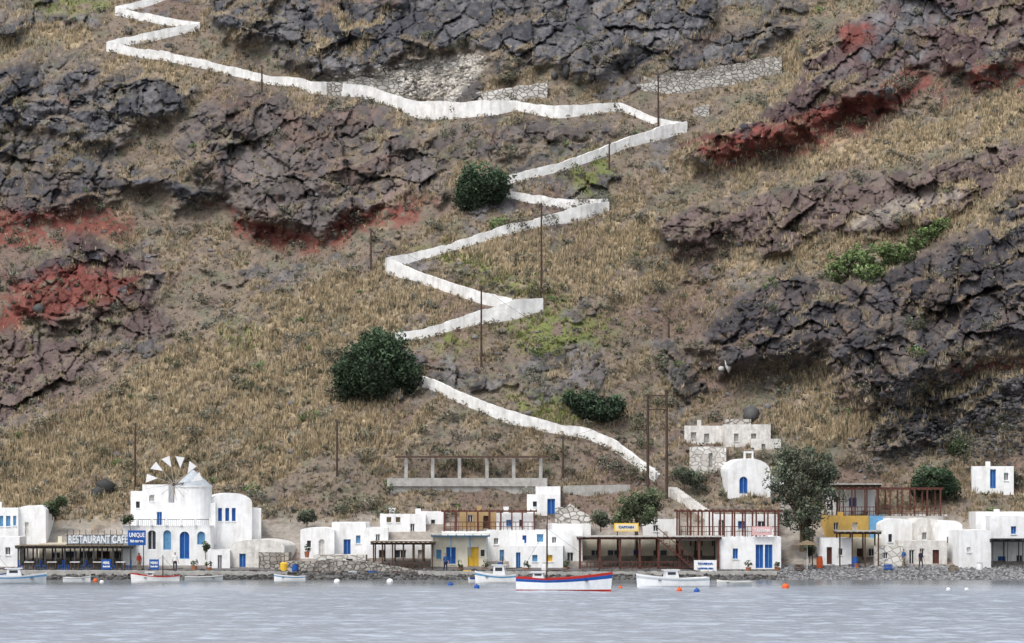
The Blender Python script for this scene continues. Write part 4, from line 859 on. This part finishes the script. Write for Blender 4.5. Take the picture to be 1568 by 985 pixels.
for q in [(485,882,302.2,BROWN),(570,882,302.3,BLUE),(604,882,302.3,BROWN),(715,881,302.6,YPAINT),(850,880,302.8,BROWN),(1224,872,303,BROWN),(1360,872,303.4,BLUE),(1460,874,303.2,THATCH),(540,882,302.2,BOATG),(388,880,303,BROWN)]: crate(*q)
def umbrella(u,v,Y,m):
    b=B('beach_umbrella',(X(u,Y),Y,Z(v,Y)));b.tube('mast',BOATW,(0,0,-0.1),(0,0,2.3),0.03,0.03);b.tube('canopy',m,(0,0,1.95),(0,0,2.35),1.1,0.05,8);b.finish()
umbrella(1236,870,303.6,THATCH)
# ---------------------------------------------------------------- sea
gx=np.concatenate([np.arange(-3000,-60,120.),np.arange(-60,60,0.30),np.arange(60,3001,120.)])
gy=np.concatenate([[-3000,-1500,-600,-200,0,60,120],np.arange(168,303,0.25),[310,330,400]])
WX,WY=np.meshgrid(gx,gy);am=sstep(150,175,WY)*sstep(304,296,WY)*sstep(75,58,np.abs(WX))
calm=0.12+0.88*sstep(292,250,WY+5*fbm(WX/16,WY/6,3,205))
WZ=(fbm(WX/2.2,WY/0.9,4,201,0.6)*0.15+fbm(WX/9,WY/4,3,203)*0.10)*am*calm
nr,nc=WX.shape;idx=np.arange(nr*nc).reshape(nr,nc)
m=bpy.data.materials.new('sea_water');nt,N,L,Pn=nodes(m)
Pn.inputs['Roughness'].default_value=0.2;Pn.inputs['IOR'].default_value=1.33
g_=N.new('ShaderNodeNewGeometry');n1=N.new('ShaderNodeTexNoise');n1.inputs['Scale'].default_value=2.2;n1.inputs['Detail'].default_value=5;L.new(g_.outputs['Position'],n1.inputs['Vector'])
bp=N.new('ShaderNodeBump');bp.inputs['Strength'].default_value=0.6;bp.inputs['Distance'].default_value=0.10;L.new(n1.outputs['Fac'],bp.inputs['Height']);L.new(bp.outputs[0],Pn.inputs['Normal'])
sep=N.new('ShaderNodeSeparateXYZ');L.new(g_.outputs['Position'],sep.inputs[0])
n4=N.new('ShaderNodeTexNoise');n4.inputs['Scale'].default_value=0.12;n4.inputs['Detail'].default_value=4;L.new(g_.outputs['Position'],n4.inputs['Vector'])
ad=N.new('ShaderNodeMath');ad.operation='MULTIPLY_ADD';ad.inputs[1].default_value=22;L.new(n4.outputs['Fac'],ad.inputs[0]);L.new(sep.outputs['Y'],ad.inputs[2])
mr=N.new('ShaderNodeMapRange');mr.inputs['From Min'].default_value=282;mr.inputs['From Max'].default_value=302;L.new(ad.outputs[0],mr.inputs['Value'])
mxw=N.new('ShaderNodeMix');mxw.data_type='RGBA';L.new(mr.outputs[0],mxw.inputs['Factor']);mxw.inputs['A'].default_value=(0.38,0.43,0.50,1);mxw.inputs['B'].default_value=(0.13,0.145,0.155,1);L.new(mxw.outputs['Result'],Pn.inputs['Base Color'])  # pale sky reflection and dark inshore reflection painted into the base colour
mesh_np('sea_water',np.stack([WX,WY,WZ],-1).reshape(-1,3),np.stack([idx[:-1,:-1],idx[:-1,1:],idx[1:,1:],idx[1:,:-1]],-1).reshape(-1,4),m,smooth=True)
# ---------------------------------------------------------------- light
w=bpy.data.worlds.new('World');sc.world=w;w.use_nodes=True;N=w.node_tree.nodes;L=w.node_tree.links
sky=N.new('ShaderNodeTexSky');sky.sky_type='NISHITA';sky.sun_disc=False
el,az=56,-145
sky.sun_elevation=math.radians(el);sky.sun_rotation=math.radians(az);sky.dust_density=4.0;sky.air_density=1.2
hs=N.new('ShaderNodeHueSaturation');hs.inputs['Saturation'].default_value=0.38;hs.inputs['Value'].default_value=1.35;L.new(sky.outputs[0],hs.inputs['Color'])
L.new(hs.outputs[0],N['Background'].inputs['Color']);N['Background'].inputs['Strength'].default_value=0.15
sl=bpy.data.lights.new('sun','SUN');sl.energy=1.3;sl.angle=math.radians(20);sl.color=(1,0.97,0.93);so=bpy.data.objects.new('sun',sl);COL.objects.link(so)
from mathutils import Vector
d=Vector((math.sin(math.radians(az))*math.cos(math.radians(el)),math.cos(math.radians(az))*math.cos(math.radians(el)),math.sin(math.radians(el))))
so.rotation_euler=d.to_track_quat('Z','Y').to_euler();so.location=(-50,100,120)
cam=bpy.data.cameras.new('camera');co=bpy.data.objects.new('camera',cam);COL.objects.link(co);co.location=(0,0,CH);co.rotation_euler=(math.pi/2,0,0)
cam.sensor_width=36;cam.lens=F/1568*36;cam.shift_y=(VH-492.5)/1568;cam.clip_start=1;cam.clip_end=8000;sc.camera=co
sc.view_settings.view_transform='Standard';sc.view_settings.look='None';sc.view_settings.exposure=0
print('done')
